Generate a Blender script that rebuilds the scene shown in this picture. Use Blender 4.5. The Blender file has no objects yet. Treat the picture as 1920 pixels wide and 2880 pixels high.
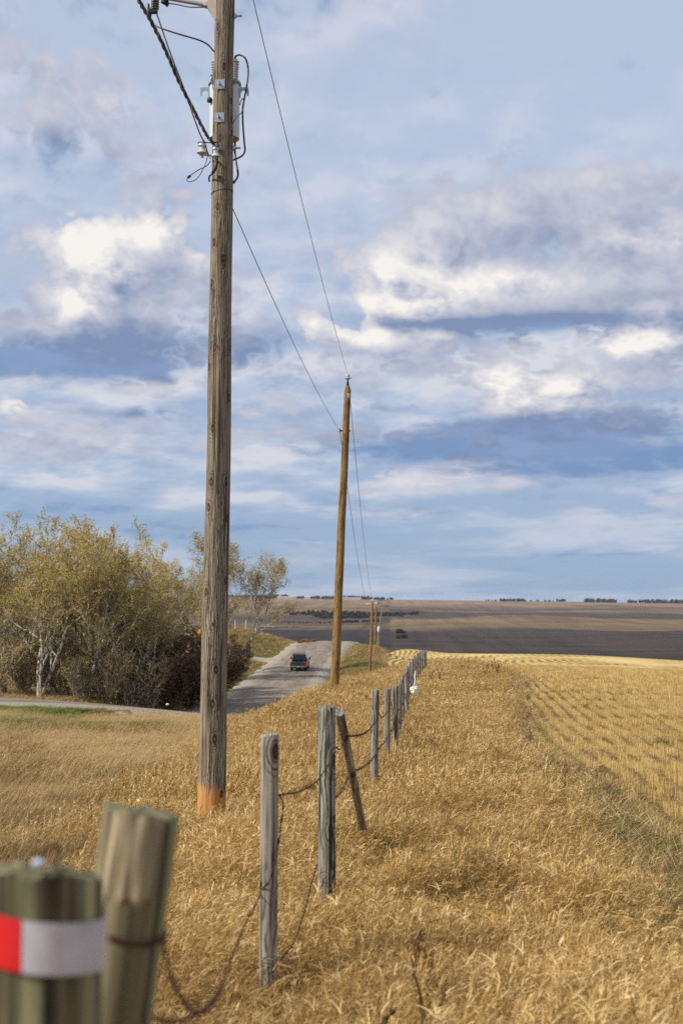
import bpy, math, random
import numpy as np
from mathutils import Vector, Matrix, Euler

R = math.radians
scene = bpy.context.scene
COL = scene.collection

# ------------------------------------------------------------------ camera
F = 4000.0                                   # focal length in photograph pixels (50 mm on a 36 mm tall frame)
PITCH = math.atan(245.0 / F)
cp, sp = math.cos(PITCH), math.sin(PITCH)
cam_d = bpy.data.cameras.new('camera')
cam = bpy.data.objects.new('camera', cam_d)
COL.objects.link(cam)
cam.location = (0, 0, 0)
cam.rotation_euler = (R(90) + PITCH, 0, 0)
cam_d.sensor_fit = 'VERTICAL'
cam_d.sensor_height = 36.0
cam_d.lens = 50.0
cam_d.clip_start = 0.05
cam_d.clip_end = 30000
cam_d.dof.use_dof = True
cam_d.dof.focus_distance = 19.0
cam_d.dof.aperture_fstop = 3.3
scene.camera = cam


def P(px, py, Y):
    """point of the place that the photograph shows at px, py, at the known distance Y"""
    u, v = (px - 960) / F, (1440 - py) / F
    dy, dz = cp - v * sp, sp + v * cp
    k = Y / dy
    return Vector((u * k, Y, dz * k))


# ------------------------------------------------------------------ light and exposure
SUN_EL, SUN_AZ = R(41), R(68)                # azimuth: how far the sun stands to the left of straight behind
to_sun = Vector((-math.sin(SUN_AZ) * math.cos(SUN_EL), -math.cos(SUN_AZ) * math.cos(SUN_EL), math.sin(SUN_EL)))
sun_d = bpy.data.lights.new('sun', 'SUN')
sun_d.energy = 5.0
sun_d.angle = R(0.5)
sun_d.color = (1.0, 0.94, 0.85)
sun = bpy.data.objects.new('sun', sun_d)
COL.objects.link(sun)
sun.rotation_euler = to_sun.to_track_quat('Z', 'Y').to_euler()
scene.view_settings.view_transform = 'Standard'
scene.view_settings.look = 'None'
scene.view_settings.exposure = 0.0
scene.view_settings.gamma = 1.0
scene.cycles.max_bounces = 6
scene.cycles.diffuse_bounces = 3
scene.cycles.transparent_max_bounces = 6
scene.cycles.use_denoising = False
scene.cycles.sample_clamp_indirect = 6.0


# ------------------------------------------------------------------ node helper
class NT:
    def __init__(self, tree):
        self.t = tree
        self.n = tree.nodes
        self.l = tree.links

    def put(self, sock, v):
        if isinstance(v, bpy.types.NodeSocket):
            self.l.new(v, sock)
        elif v is not None:
            try:
                sock.default_value = v
            except (TypeError, ValueError):
                sock.default_value = (v[0], v[1], v[2], 1.0) if hasattr(v, '__len__') else (v, v, v)

    def node(self, kind, **kw):
        nd = self.n.new(kind)
        for k, v in kw.items():
            setattr(nd, k, v)
        return nd

    def math(self, op, a, b=None, c=None, clamp=False):
        nd = self.node('ShaderNodeMath', operation=op, use_clamp=clamp)
        for i, v in enumerate((a, b, c)):
            if v is not None:
                self.put(nd.inputs[i], v)
        return nd.outputs[0]

    def vmath(self, op, a, b=None, c=None):
        nd = self.node('ShaderNodeVectorMath', operation=op)
        for i, v in enumerate((a, b, c)):
            if v is not None:
                self.put(nd.inputs[i], v)
        return nd.outputs['Value'] if op in ('DOT_PRODUCT', 'LENGTH', 'DISTANCE') else nd.outputs[0]

    def sep(self, v):
        nd = self.node('ShaderNodeSeparateXYZ')
        self.put(nd.inputs[0], v)
        return nd.outputs

    def comb(self, x, y, z=0.0):
        nd = self.node('ShaderNodeCombineXYZ')
        for i, v in enumerate((x, y, z)):
            self.put(nd.inputs[i], v)
        return nd.outputs[0]

    def noise(self, vec, scale, detail=4, rough=0.5, dist=0.0, out='Fac', dim='3D'):
        nd = self.node('ShaderNodeTexNoise', noise_dimensions=dim)
        self.put(nd.inputs['Vector'], vec)
        nd.inputs['Scale'].default_value = scale
        nd.inputs['Detail'].default_value = detail
        nd.inputs['Roughness'].default_value = rough
        nd.inputs['Distortion'].default_value = dist
        return nd.outputs[out]

    def smooth(self, v, lo, hi, a=0.0, b=1.0):
        nd = self.node('ShaderNodeMapRange', interpolation_type='SMOOTHSTEP')
        self.put(nd.inputs['Value'], v)
        for k, x in (('From Min', lo), ('From Max', hi), ('To Min', a), ('To Max', b)):
            self.put(nd.inputs[k], x)
        return nd.outputs[0]

    def mix(self, f, a, b, mode='MIX'):
        nd = self.node('ShaderNodeMix', data_type='RGBA', blend_type=mode)
        self.put(nd.inputs[0], f)
        self.put(nd.inputs[6], a)
        self.put(nd.inputs[7], b)
        return nd.outputs[2]

    def ramp(self, f, stops, interp='LINEAR'):
        nd = self.node('ShaderNodeValToRGB')
        cr = nd.color_ramp
        cr.interpolation = interp
        while len(cr.elements) > 1:
            cr.elements.remove(cr.elements[-1])
        cr.elements[0].position = stops[0][0]
        cr.elements[0].color = (*stops[0][1], 1)
        for p, c in stops[1:]:
            e = cr.elements.new(p)
            e.color = (*c, 1)
        self.put(nd.inputs[0], f)
        return nd.outputs[0]

    def attr(self, name, out='Fac'):
        nd = self.node('ShaderNodeAttribute', attribute_name=name)
        return nd.outputs[out]


# ------------------------------------------------------------------ sky with clouds
SX, SE = 1.0, 1.0
# cloud masses of the sky by bearing and height (thousandths of a focal length over the horizon): x, y, half-width, half-height, amount
CUM = [(250, 770, 130, 150, .9), (440, 650, 80, 90, .95), (330, 700, 110, 100, .7), (470, 800, 100, 100, .6), (200, 900, 130, 70, .6), (60, 690, 110, 80, .35), (560, 760, 60, 80, .45),
       (1200, 790, 190, 105, 1.0), (1420, 810, 200, 85, .8), (1540, 570, 400, 95, .9), (1250, 620, 200, 70, .55), (1090, 700, 150, 60, .55), (1650, 790, 300, 90, .8), (1850, 700, 160, 70, .6),
       (1040, 955, 110, 36, .9), (885, 920, 70, 50, .65), (1230, 945, 70, 32, .5), (760, 800, 110, 60, .5), (1400, 985, 120, 40, .45), (690, 920, 90, 40, .35),
       (1870, 950, 150, 80, 1.0), (1750, 985, 100, 40, .7), (1440, 1120, 80, 65, 1.0), (1590, 1110, 120, 55, .8), (1400, 1065, 70, 30, .6), (1560, 1000, 130, 40, .4), (1850, 1070, 120, 40, .5),
       (1160, 1360, 150, 55, .65), (1420, 1360, 80, 26, .5), (1300, 1300, 160, 30, .4), (420, 1100, 130, 34, .55), (55, 1160, 80, 45, .65), (720, 1140, 140, 40, .45), (700, 1230, 160, 30, .35),
       (870, 1230, 130, 34, .35), (300, 300, 230, 85, .62), (140, 170, 210, 80, .6), (450, 520, 130, 45, .5), (740, 470, 80, 50, .2), (1700, 500, 260, 50, .4),
       (1500, 1440, 500, 36, .34), (1850, 1430, 200, 50, .34), (250, 1260, 400, 60, .36), (1000, 1040, 300, 60, .42), (130, 1290, 200, 50, .3), (620, 1010, 120, 60, .5), (1180, 1040, 200, 50, .5), (1700, 1060, 150, 40, .5), (220, 1200, 220, 40, .45), (620, 830, 120, 70, .5), (830, 700, 120, 60, .35), (60, 330, 200, 70, .35), (420, 400, 160, 60, .42),
       (1560, 870, 380, 55, .8), (290, 950, 330, 70, .75), (1300, 1225, 330, 40, .6), (1750, 1180, 250, 45, .6), (1600, 640, 330, 70, .6)]
DRK = [(60, 1035, 420, 60, 1.1), (360, 940, 260, 70, .85), (60, 890, 220, 70, .6), (720, 1000, 140, 60, .45), (1600, 905, 420, 34, 1.0), (1180, 905, 180, 22, .45),
       (1230, 1250, 360, 52, 1.1), (1720, 1285, 330, 46, 1.1), (1750, 1190, 260, 46, .95), (1480, 1215, 220, 40, .55), (340, 1172, 150, 16, .6), (1040, 1150, 180, 40, .4),
       (740, 480, 100, 55, .2), (620, 1190, 160, 30, .4), (1750, 840, 260, 30, .5), (870, 1060, 140, 40, .4),
       (150, 1450, 400, 60, .3), (690, 1480, 260, 24, .5), (1500, 1330, 400, 22, .4)]


BRT = [(240, 700, 100, 110, .9), (440, 630, 90, 60, 1.0), (210, 880, 100, 80, .7), (330, 780, 90, 60, .5), (1190, 780, 170, 90, 1.0), (1110, 860, 120, 50, .8), (1480, 790, 140, 40, .5), (1800, 690, 170, 40, .5),
       (1040, 940, 110, 35, .8), (885, 915, 70, 40, .5), (1230, 935, 60, 25, .4), (1870, 940, 140, 70, .9), (1740, 975, 80, 35, .7), (1430, 1110, 80, 60, 1.0), (1600, 1110, 100, 50, .8), (1390, 1060, 70, 25, .5),
       (1150, 1350, 120, 40, .4), (1420, 1355, 70, 22, .4), (390, 1090, 120, 25, .35), (50, 1150, 70, 35, .5), (330, 290, 180, 60, .3), (560, 720, 50, 60, .4)]


def to_sky(px, py):
    return (px - 960) / 1000.0, (1685 - py) / 1000.0


world = bpy.data.worlds.new('World')
scene.world = world
world.use_nodes = True
wt = NT(world.node_tree)
wt.n.clear()
den = bpy.data.node_groups.new('cloud_density', 'ShaderNodeTree')
den.interface.new_socket('p', in_out='INPUT', socket_type='NodeSocketVector')
den.interface.new_socket('cumulus', in_out='OUTPUT', socket_type='NodeSocketFloat')
den.interface.new_socket('dark', in_out='OUTPUT', socket_type='NodeSocketFloat')
den.interface.new_socket('fine', in_out='OUTPUT', socket_type='NodeSocketFloat')
den.interface.new_socket('bright', in_out='OUTPUT', socket_type='NodeSocketFloat')
g = NT(den)
gi, go = g.node('NodeGroupInput'), g.node('NodeGroupOutput')
gx, ge, _ = g.sep(gi.outputs[0])
lg = g.math('LOGARITHM', g.math('MAXIMUM', g.math('ADD', ge, 0.22), 0.02), math.e)
q0 = g.comb(g.math('MULTIPLY', gx, 1.15), g.math('MULTIPLY', lg, 1.75), 3.7)
wv = g.noise(q0, 1.9, 4, .55, out='Color')
wv = g.vmath('SUBTRACT', wv, (.5, .5, .5))
pw = g.vmath('MULTIPLY_ADD', wv, (.10, .07, 0), gi.outputs[0])
q = g.vmath('MULTIPLY_ADD', wv, (.20, .20, .1), q0)
fbm = g.noise(q, 2.4, 9, .60)
fbm2 = g.noise(g.vmath('MULTIPLY', q, (.6, 1.3, 1)), 2.2, 6, .5)
fbm3 = g.noise(g.vmath('MULTIPLY', q, (.75, 1.15, 1)), 1.5, 8, .55)


def billow(sc, detail):
    n_ = g.noise(g.vmath('MULTIPLY_ADD', wv, (.15, .15, .2), q0), sc, detail, .55)
    return g.math('ABSOLUTE', g.math('MULTIPLY_ADD', n_, 2.0, -1.0))


bil = billow(5.5, 4)


def gauss_sum(lst):
    acc = 0.0
    for (px, py, sx, sy, a) in lst:
        x, e = to_sky(px, py)
        sx, sy = sx / 1000, sy / 1000
        d = g.vmath('MULTIPLY_ADD', pw, (1 / sx, 1 / sy, 0), (-x / sx, -e / sy, 0))
        d2 = g.vmath('DOT_PRODUCT', d, d)
        acc = g.math('MULTIPLY_ADD', g.math('POWER', math.exp(-1), d2), a, acc)
    return acc


cs = gauss_sum(CUM)
ds = gauss_sum(DRK)
nz_ = g.math('MULTIPLY_ADD', g.math('SUBTRACT', bil, .15), 1.9, g.math('MULTIPLY', g.math('SUBTRACT', fbm, .5), 1.7))
out_c = g.math('MULTIPLY_ADD', nz_, g.smooth(cs, .06, .5, .35, 1.0), cs)
out_d = g.math('MULTIPLY_ADD', g.math('ADD', g.math('SUBTRACT', fbm2, .5), g.math('MULTIPLY', g.math('SUBTRACT', bil, .15), .6)), 1.9, ds)
g.l.new(out_c, go.inputs[0])
g.l.new(out_d, go.inputs[1])
g.l.new(fbm3, go.inputs[2])
g.l.new(gauss_sum(BRT), go.inputs[3])

tc = wt.node('ShaderNodeTexCoord')
wx, wy, wz = wt.sep(tc.outputs['Generated'])
az = wt.math('ARCTAN2', wx, wy)
hor = wt.math('SQRT', wt.math('ADD', wt.math('MULTIPLY', wx, wx), wt.math('MULTIPLY', wy, wy)))
el = wt.math('DIVIDE', wz, wt.math('MAXIMUM', hor, .2))
sp_ = wt.comb(wt.math('MULTIPLY', az, 4.0), wt.math('MULTIPLY', el, 4.0), 0.0)


def dens(p):
    nd = wt.node('ShaderNodeGroup')
    nd.node_tree = den
    wt.put(nd.inputs[0], p)
    return nd.outputs


c1, d1, f1, b1 = dens(sp_)
c2, d2_, f2, b2_ = dens(wt.vmath('ADD', sp_, (-.05, .06, 0)))
sky = wt.node('ShaderNodeTexSky', sky_type='NISHITA')
sky.sun_disc = False
sky.sun_elevation = SUN_EL
sky.sun_rotation = math.atan2(to_sun.x, to_sun.y)
sky.altitude = 800
e_n = wt.math('MULTIPLY', el, 4.0 / 1.7, clamp=True)
veil = wt.ramp(e_n, [(0.0, (.27, .405, .61)), (.12, (.31, .435, .64)), (.3, (.39, .52, .72)), (.55, (.49, .595, .77)), (.8, (.52, .615, .785)), (1, (.525, .61, .77))])
K = 10.0                                     # the background runs at strength 0.1


def c10(c):
    return (c[0] * K, c[1] * K, c[2] * K)


base = wt.mix(.86, sky.outputs[0], wt.mix(1.0, veil, (K, K, K), 'MULTIPLY'))
streak = wt.smooth(f1, .42, .72)
base = wt.mix(wt.math('MULTIPLY', streak, .55), base, c10((.60, .635, .77)))
dk = wt.smooth(d1, .08, .95)
mid = wt.smooth(wt.math('MULTIPLY_ADD', wt.math('SUBTRACT', f1, .5), 3.2, wt.math('MULTIPLY', c1, .9)), -.45, .40)
mlit = wt.math('MULTIPLY_ADD', wt.math('SUBTRACT', f1, f2), 5.5, .5, clamp=True)
midc = wt.ramp(mlit, [(0.1, (.34, .435, .62)), (.5, (.52, .585, .72)), (.85, (.72, .725, .78))])
base = wt.mix(wt.math('MULTIPLY', wt.math('MULTIPLY', mid, wt.math('MULTIPLY', wt.smooth(el, .30, .18, .42, 1.0), wt.smooth(el, .02, .10, .35, 1.0))), .82), base, wt.mix(1.0, midc, (K, K, K), 'MULTIPLY'))
base = wt.mix(wt.math('MULTIPLY', dk, .82), base, c10((.165, .28, .51)))
soft = wt.smooth(c1, .14, .66)
alpha = wt.mix(wt.smooth(b1, .08, .5), soft, wt.smooth(c1, .25, .45))
lit = wt.math('MULTIPLY_ADD', wt.math('SUBTRACT', c1, c2), wt.math('MULTIPLY_ADD', wt.smooth(b1, 0, .8), .45, .22), .335)
lit = wt.math('MULTIPLY_ADD', b1, .33, lit)
lit = wt.math('MULTIPLY_ADD', dk, -.36, lit, clamp=True)
ccol = wt.ramp(lit, [(0.0, (.215, .29, .465)), (.2, (.36, .41, .545)), (.42, (.54, .56, .66)), (.66, (.73, .72, .75)), (.95, (.95, .92, .87))])
ccol = wt.mix(1.0, ccol, (K, K, K), 'MULTIPLY')
low = wt.smooth(el, .02, .12)
alpha = wt.math('MULTIPLY', alpha, wt.math('MULTIPLY_ADD', low, .75, .25))
skyc = wt.mix(wt.math('MULTIPLY', alpha, .95), base, ccol)
under = wt.smooth(wz, -.02, 0.0)
skyc = wt.mix(under, c10((.22, .17, .10)), skyc)
bg = wt.node('ShaderNodeBackground')
bg.inputs['Strength'].default_value = 0.1
wt.l.new(skyc, bg.inputs['Color'])
wo = wt.node('ShaderNodeOutputWorld')
wt.l.new(bg.outputs[0], wo.inputs['Surface'])
world.cycles.sampling_method = 'MANUAL'
world.cycles.sample_map_resolution = 512


# ------------------------------------------------------------------ tagging and building helpers
def tag(o, label=None, cat=None, group=None, kind=None):
    if label: o['label'] = label
    if cat: o['category'] = cat
    if group: o['group'] = group
    if kind: o['kind'] = kind
    return o


def thing(name, loc, label, cat, group=None):
    o = bpy.data.objects.new(name, None)
    o.empty_display_size = .3
    COL.objects.link(o)
    o.location = loc
    return tag(o, label, cat, group)


class MB:
    """collects shapes for ONE mesh"""
    def __init__(self):
        self.v, self.f, self.uv, self.mi = [], [], [], []

    def face(self, idx, uv=None, m=0):
        self.f.append(tuple(idx))
        self.uv.append(uv if uv else [(0, 0)] * len(idx))
        self.mi.append(m)

    def tube(self, pts, rad, n=8, caps=True, m=0, twist=0.0, wob=None):
        pts = [Vector(p) for p in pts]
        if not hasattr(rad, '__len__'):
            rad = [rad] * len(pts)
        t0 = (pts[1] - pts[0]).normalized()
        a = Vector((1, 0, 0)) if abs(t0.x) < .8 else Vector((0, 1, 0))
        u = (a - t0 * a.dot(t0)).normalized()
        base = len(self.v)
        L = 0.0
        ls = []
        for i, p in enumerate(pts):
            t = (pts[min(i + 1, len(pts) - 1)] - pts[max(i - 1, 0)])
            t = t.normalized() if t.length > 1e-9 else t0
            u = (u - t * u.dot(t)).normalized()
            w = t.cross(u)
            if i: L += (p - pts[i - 1]).length
            ls.append(L)
            for k in range(n):
                th = 2 * math.pi * k / n + twist * i
                r = rad[i] * (wob(th, L) if wob else 1.0)
                self.v.append(p + u * (math.cos(th) * r) + w * (math.sin(th) * r))
        for i in range(len(pts) - 1):
            for k in range(n):
                k2 = (k + 1) % n
                u0, u1 = k / n, (k + 1) / n
                c = 2 * math.pi * rad[0]
                self.face((base + i * n + k, base + i * n + k2, base + (i + 1) * n + k2, base + (i + 1) * n + k),
                          [(u0 * c, ls[i]), (u1 * c, ls[i]), (u1 * c, ls[i + 1]), (u0 * c, ls[i + 1])], m)
        if caps:
            self.face([base + k for k in range(n)][::-1], None, m)
            e = base + (len(pts) - 1) * n
            self.face([e + k for k in range(n)], None, m)
        return self

    def box(self, c, s, rot=None, m=0, bev=0.0):
        c = Vector(c)
        hx, hy, hz = s[0] / 2, s[1] / 2, s[2] / 2
        b = len(self.v)
        for z in (-hz, hz):
            for (x, y) in ((-hx, -hy), (hx, -hy), (hx, hy), (-hx, hy)):
                p = Vector((x, y, z))
                if rot is not None: p = rot @ p
                self.v.append(c + p)
        for q_ in ((3, 2, 1, 0), (4, 5, 6, 7), (0, 1, 5, 4), (1, 2, 6, 5), (2, 3, 7, 6), (3, 0, 4, 7)):
            self.face([b + i for i in q_], [(0, 0), (1, 0), (1, 1), (0, 1)], m)
        return self

    def lathe(self, prof, c, axis=(0, 0, 1), n=16, m=0):
        """prof: (radius, height along axis)"""
        ax = Vector(axis).normalized()
        a = Vector((1, 0, 0)) if abs(ax.x) < .8 else Vector((0, 1, 0))
        u = (a - ax * a.dot(ax)).normalized()
        w = ax.cross(u)
        c = Vector(c)
        b = len(self.v)
        for (r, h) in prof:
            for k in range(n):
                th = 2 * math.pi * k / n
                self.v.append(c + ax * h + u * (r * math.cos(th)) + w * (r * math.sin(th)))
        for i in range(len(prof) - 1):
            for k in range(n):
                k2 = (k + 1) % n
                self.face((b + i * n + k, b + i * n + k2, b + (i + 1) * n + k2, b + (i + 1) * n + k), None, m)
        self.face([b + k for k in range(n)][::-1], None, m)
        e = b + (len(prof) - 1) * n
        self.face([e + k for k in range(n)], None, m)
        return self

    def prism(self, poly, d0, d1, to3, m=0):
        """poly: 2D outline, extruded from d0 to d1; to3(a, b, d) -> point"""
        n = len(poly)
        b = len(self.v)
        for d in (d0, d1):
            for (x, y) in poly: self.v.append(Vector(to3(x, y, d)))
        self.face([b + i for i in range(n)][::-1], None, m)
        self.face([b + n + i for i in range(n)], None, m)
        for i in range(n):
            j = (i + 1) % n
            self.face((b + i, b + j, b + n + j, b + n + i), None, m)
        return self

    def build(self, name, mats, parent=None, origin=(0, 0, 0), smooth=True, angle=40, bevel=0.0):
        o0 = Vector(origin)
        me = bpy.data.meshes.new(name)
        me.from_pydata([tuple(Vector(p) - o0) for p in self.v], [], self.f)
        ul = me.uv_layers.new(name='UVMap')
        flat = [c for u in self.uv for p in u for c in p]
        ul.data.foreach_set('uv', flat)
        if not isinstance(mats, (list, tuple)): mats = [mats]
        for mm in mats: me.materials.append(mm)
        me.polygons.foreach_set('material_index', self.mi)
        o = bpy.data.objects.new(name, me)
        COL.objects.link(o)
        if bevel:
            md = o.modifiers.new('bevel', 'BEVEL')
            md.width = bevel
            md.segments = 2
            md.limit_method = 'ANGLE'
        if smooth:
            me.polygons.foreach_set('use_smooth', [True] * len(me.polygons))
            me.set_sharp_from_angle(angle=R(angle))
        if parent is not None:
            o.parent = parent
        else:
            o.location = o0
        return o


def np_mesh(name, verts, faces, mat, parent=None, attrs=None, smooth=False, link=True):
    """verts (n,3), faces (m,k) numpy arrays"""
    me = bpy.data.meshes.new(name)
    nv, (nf, k) = len(verts), faces.shape
    me.vertices.add(nv)
    me.vertices.foreach_set('co', np.ascontiguousarray(verts, dtype=np.float32).ravel())
    me.loops.add(nf * k)
    me.loops.foreach_set('vertex_index', np.ascontiguousarray(faces, dtype=np.int32).ravel())
    me.polygons.add(nf)
    me.polygons.foreach_set('loop_start', np.arange(0, nf * k, k, dtype=np.int32))
    me.polygons.foreach_set('use_smooth', np.full(nf, smooth))
    me.update(calc_edges=True)
    for an, av in (attrs or {}).items():
        at = me.attributes.new(an, 'FLOAT', 'POINT')
        at.data.foreach_set('value', np.ascontiguousarray(av, dtype=np.float32))
    for mm in (mat if isinstance(mat, (list, tuple)) else [mat]): me.materials.append(mm)
    o = bpy.data.objects.new(name, me)
    if link: COL.objects.link(o)
    if parent is not None: o.parent = parent
    return o


# ------------------------------------------------------------------ materials
def new_mat(name):
    m = bpy.data.materials.new(name)
    m.use_nodes = True
    t = NT(m.node_tree)
    t.n.clear()
    out = t.node('ShaderNodeOutputMaterial')
    return m, t, out


def principled(t, out, col, rough=.8, metal=0.0, spec=.3, bump=None, bstr=.3, bdist=.01, **kw):
    b = t.node('ShaderNodeBsdfPrincipled')
    t.put(b.inputs['Base Color'], col if not isinstance(col, tuple) else (*col, 1))
    t.put(b.inputs['Roughness'], rough)
    b.inputs['Metallic'].default_value = metal
    b.inputs['Specular IOR Level'].default_value = spec
    for k, v in kw.items(): t.put(b.inputs[k], v)
    if bump is not None:
        bn = t.node('ShaderNodeBump')
        bn.inputs['Strength'].default_value = bstr
        bn.inputs['Distance'].default_value = bdist
        t.put(bn.inputs['Height'], bump)
        t.l.new(bn.outputs[0], b.inputs['Normal'])
    t.l.new(b.outputs[0], out.inputs['Surface'])
    return b


def simple(name, col, rough=.6, metal=0.0, spec=.4, var=.15, scale=8.0, bump=0.0):
    m, t, out = new_mat(name)
    tcn = t.node('ShaderNodeTexCoord')
    n = t.noise(tcn.outputs['Object'], scale, 5, .6)
    k = t.math('MULTIPLY_ADD', t.math('SUBTRACT', n, .5), var * 2, 1.0)
    c = t.vmath('SCALE', (*col,), None)
    nd = c.node
    t.put(nd.inputs['Scale'], k)
    principled(t, out, c, t.math('MULTIPLY_ADD', t.math('SUBTRACT', n, .5), .2, rough), metal, spec, n if bump else None, bump)
    return m


def wood(name, dark, mid, light, knot=None, knot_scale=(2.6, 1.15), grain=1.0, rings=1.0, stripes=0.0, base_col=None, base_h=0.0, tint=None, broad=0.0):
    """weathered round timber; UV in metres: x round the stem, y up it"""
    m, t, out = new_mat(name)
    uvn = t.node('ShaderNodeUVMap')
    ux, uy, _ = t.sep(uvn.outputs[0])
    oi = t.node('ShaderNodeObjectInfo')
    off = t.math('MULTIPLY', oi.outputs['Random'], 37.0)
    g0 = t.comb(ux, uy, off)
    h = None
    sw = t.noise(t.vmath('MULTIPLY', g0, (3, .8, 1)), 2.0, 3, .5)
    x2 = t.math('ADD', ux, t.math('MULTIPLY', t.math('SUBTRACT', sw, .5), .05))
    kf = None
    if knot:
        v = t.node('ShaderNodeTexVoronoi', feature='F1', voronoi_dimensions='3D')
        kv = t.vmath('MULTIPLY', g0, (knot_scale[0], knot_scale[1], 1))
        t.put(v.inputs['Vector'], kv)
        v.inputs['Scale'].default_value = 1.0
        v.inputs['Randomness'].default_value = .75
        dd = t.vmath('SUBTRACT', kv, v.outputs['Position'])
        dx, dy, _z = t.sep(dd)
        # real distances from the knot, stretched along the stem
        rx = t.math('DIVIDE', dx, knot_scale[0])
        ry = t.math('DIVIDE', dy, knot_scale[1] * 1.9)
        rr = t.math('SQRT', t.math('ADD', t.math('MULTIPLY', rx, rx), t.math('MULTIPLY', ry, ry)))
        push = t.math('DIVIDE', .0022, t.math('ADD', t.math('MULTIPLY', rr, rr), .0016))
        push = t.math('MULTIPLY', push, t.smooth(rr, .16, .02))
        x2 = t.math('ADD', x2, t.math('MULTIPLY', rx, t.math('MULTIPLY', push, -.55)))
        kf = rr
    gv = t.comb(t.math('MULTIPLY', x2, 55 * grain), t.math('MULTIPLY', uy, 1.6), off)
    gr = t.noise(gv, 1.0, 6, .62)
    gv2 = t.comb(t.math('MULTIPLY', x2, 130 * grain), t.math('MULTIPLY', uy, 4.0), off)
    gr2 = t.noise(gv2, 1.0, 3, .6)
    big = t.noise(t.vmath('MULTIPLY', g0, (4, .9, 1)), 1.2, 4, .6)
    val = t.math('ADD', t.math('MULTIPLY', gr, .6), t.math('ADD', t.math('MULTIPLY', gr2, .25), t.math('MULTIPLY', big, .25)))
    col = t.ramp(val, [(.38, dark), (.5, mid), (.68, light)])
    h = val
    if rings:
        wv_ = t.math('SINE', t.math('MULTIPLY_ADD', x2, 200 * rings, t.math('MULTIPLY', t.noise(t.vmath('MULTIPLY', g0, (9, 2.2, 1)), 1.0, 4, .6), 26)))
        line = t.math('MULTIPLY', t.smooth(wv_, .1, .9), t.smooth(big, .38, .56))
        if kf is not None:
            rg = t.math('SINE', t.math('MULTIPLY_ADD', kf, 330.0, t.math('MULTIPLY', gr, 9)))
            near = t.smooth(kf, .105, .04)
            line = t.math('MAXIMUM', line, t.math('MULTIPLY', t.smooth(rg, .3, .9), near))
        col = t.mix(t.math('MULTIPLY', line, .85), col, tuple(c * .45 for c in dark))
        h = t.math('SUBTRACT', h, t.math('MULTIPLY', line, .15))
    if stripes:
        st = t.noise(t.comb(t.math('MULTIPLY', ux, 34), t.math('MULTIPLY', uy, .7), off), 1.0, 2, .5)
        sc = t.math('MULTIPLY', t.smooth(st, .56, .64), stripes)
        col = t.mix(sc, col, tuple(c * .35 for c in dark))
        h = t.math('SUBTRACT', h, t.math('MULTIPLY', sc, .5))
    if broad:
        bs = t.noise(t.comb(t.math('MULTIPLY', ux, 30), t.math('MULTIPLY', uy, .8), off), 1.0, 3, .55)
        col = t.mix(broad, col, t.mix(1.0, col, t.ramp(bs, [(.36, (.22, .20, .17)), (.46, (.8, .8, .8)), (.56, (1.15, 1.12, 1.05)), (.66, (1.9, 1.8, 1.6))]), 'MULTIPLY'))
    if base_col:
        hb = t.math('ADD', uy, t.math('MULTIPLY', t.math('SUBTRACT', gr, .5), .6))
        hb = t.math('ADD', hb, t.math('MULTIPLY', t.math('SUBTRACT', big, .5), .5))
        bm = t.smooth(hb, base_h + .04, base_h - .04)
        bc = t.ramp(val, [(.38, tuple(c * .35 for c in base_col)), (.52, base_col), (.7, tuple(min(1, c * 1.5) for c in base_col))])
        col = t.mix(t.math('MULTIPLY', bm, .85), col, bc)
    if kf is not None:
        col = t.mix(t.smooth(kf, .030, .018), col, tuple(c * .35 for c in dark))
        col = t.mix(t.smooth(kf, .015, .008), col, knot)
        h = t.math('SUBTRACT', h, t.math('MULTIPLY', t.smooth(kf, .03, .01), .3))
    if tint:
        tn = t.noise(t.vmath('MULTIPLY', g0, (7, 1.2, 1)), 1.6, 3, .5)
        col = t.mix(t.math('MULTIPLY', t.smooth(tn, .42, .65), .7), col, tint)
    # end grain on cut tops
    ge_ = t.node('ShaderNodeNewGeometry')
    rnd = t.math('MULTIPLY_ADD', oi.outputs['Random'], .35, .82)
    nd = t.node('ShaderNodeVectorMath', operation='SCALE')
    t.put(nd.inputs[0], col)
    t.put(nd.inputs['Scale'], rnd)
    principled(t, out, nd.outputs[0], .85, 0, .2, h, .7, .012)
    return m


def straw(name, c_dark, c_mid, c_light, trans=.35, patch=None, patch_amt=.0, patch_scale=.35, gloss=.3):
    """dry or green grass blades: varies blade by blade (tint), tuft by tuft and over the ground"""
    m, t, out = new_mat(name)
    tint = t.attr('tint')
    oi = t.node('ShaderNodeObjectInfo')
    v = t.math('ADD', t.math('MULTIPLY', tint, .72), t.math('MULTIPLY', oi.outputs['Random'], .28))
    col = t.ramp(v, [(.0, c_dark), (.45, c_mid), (.85, c_light)])
    if patch:
        ge_ = t.node('ShaderNodeNewGeometry')
        n = t.noise(ge_.outputs['Position'], patch_scale, 3, .5)
        col = t.mix(t.math('MULTIPLY', t.smooth(n, .45, .62), patch_amt), col, t.mix(.5, col, patch))
    d = t.node('ShaderNodeBsdfPrincipled')
    t.put(d.inputs['Base Color'], col)
    d.inputs['Roughness'].default_value = .6 if gloss > .2 else .85
    d.inputs['Specular IOR Level'].default_value = float(gloss)
    tr = t.node('ShaderNodeBsdfTranslucent')
    t.put(tr.inputs['Color'], col)
    mx = t.node('ShaderNodeMixShader')
    mx.inputs[0].default_value = trans
    t.l.new(d.outputs[0], mx.inputs[1])
    t.l.new(tr.outputs[0], mx.inputs[2])
    t.l.new(mx.outputs[0], out.inputs['Surface'])
    return m


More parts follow.
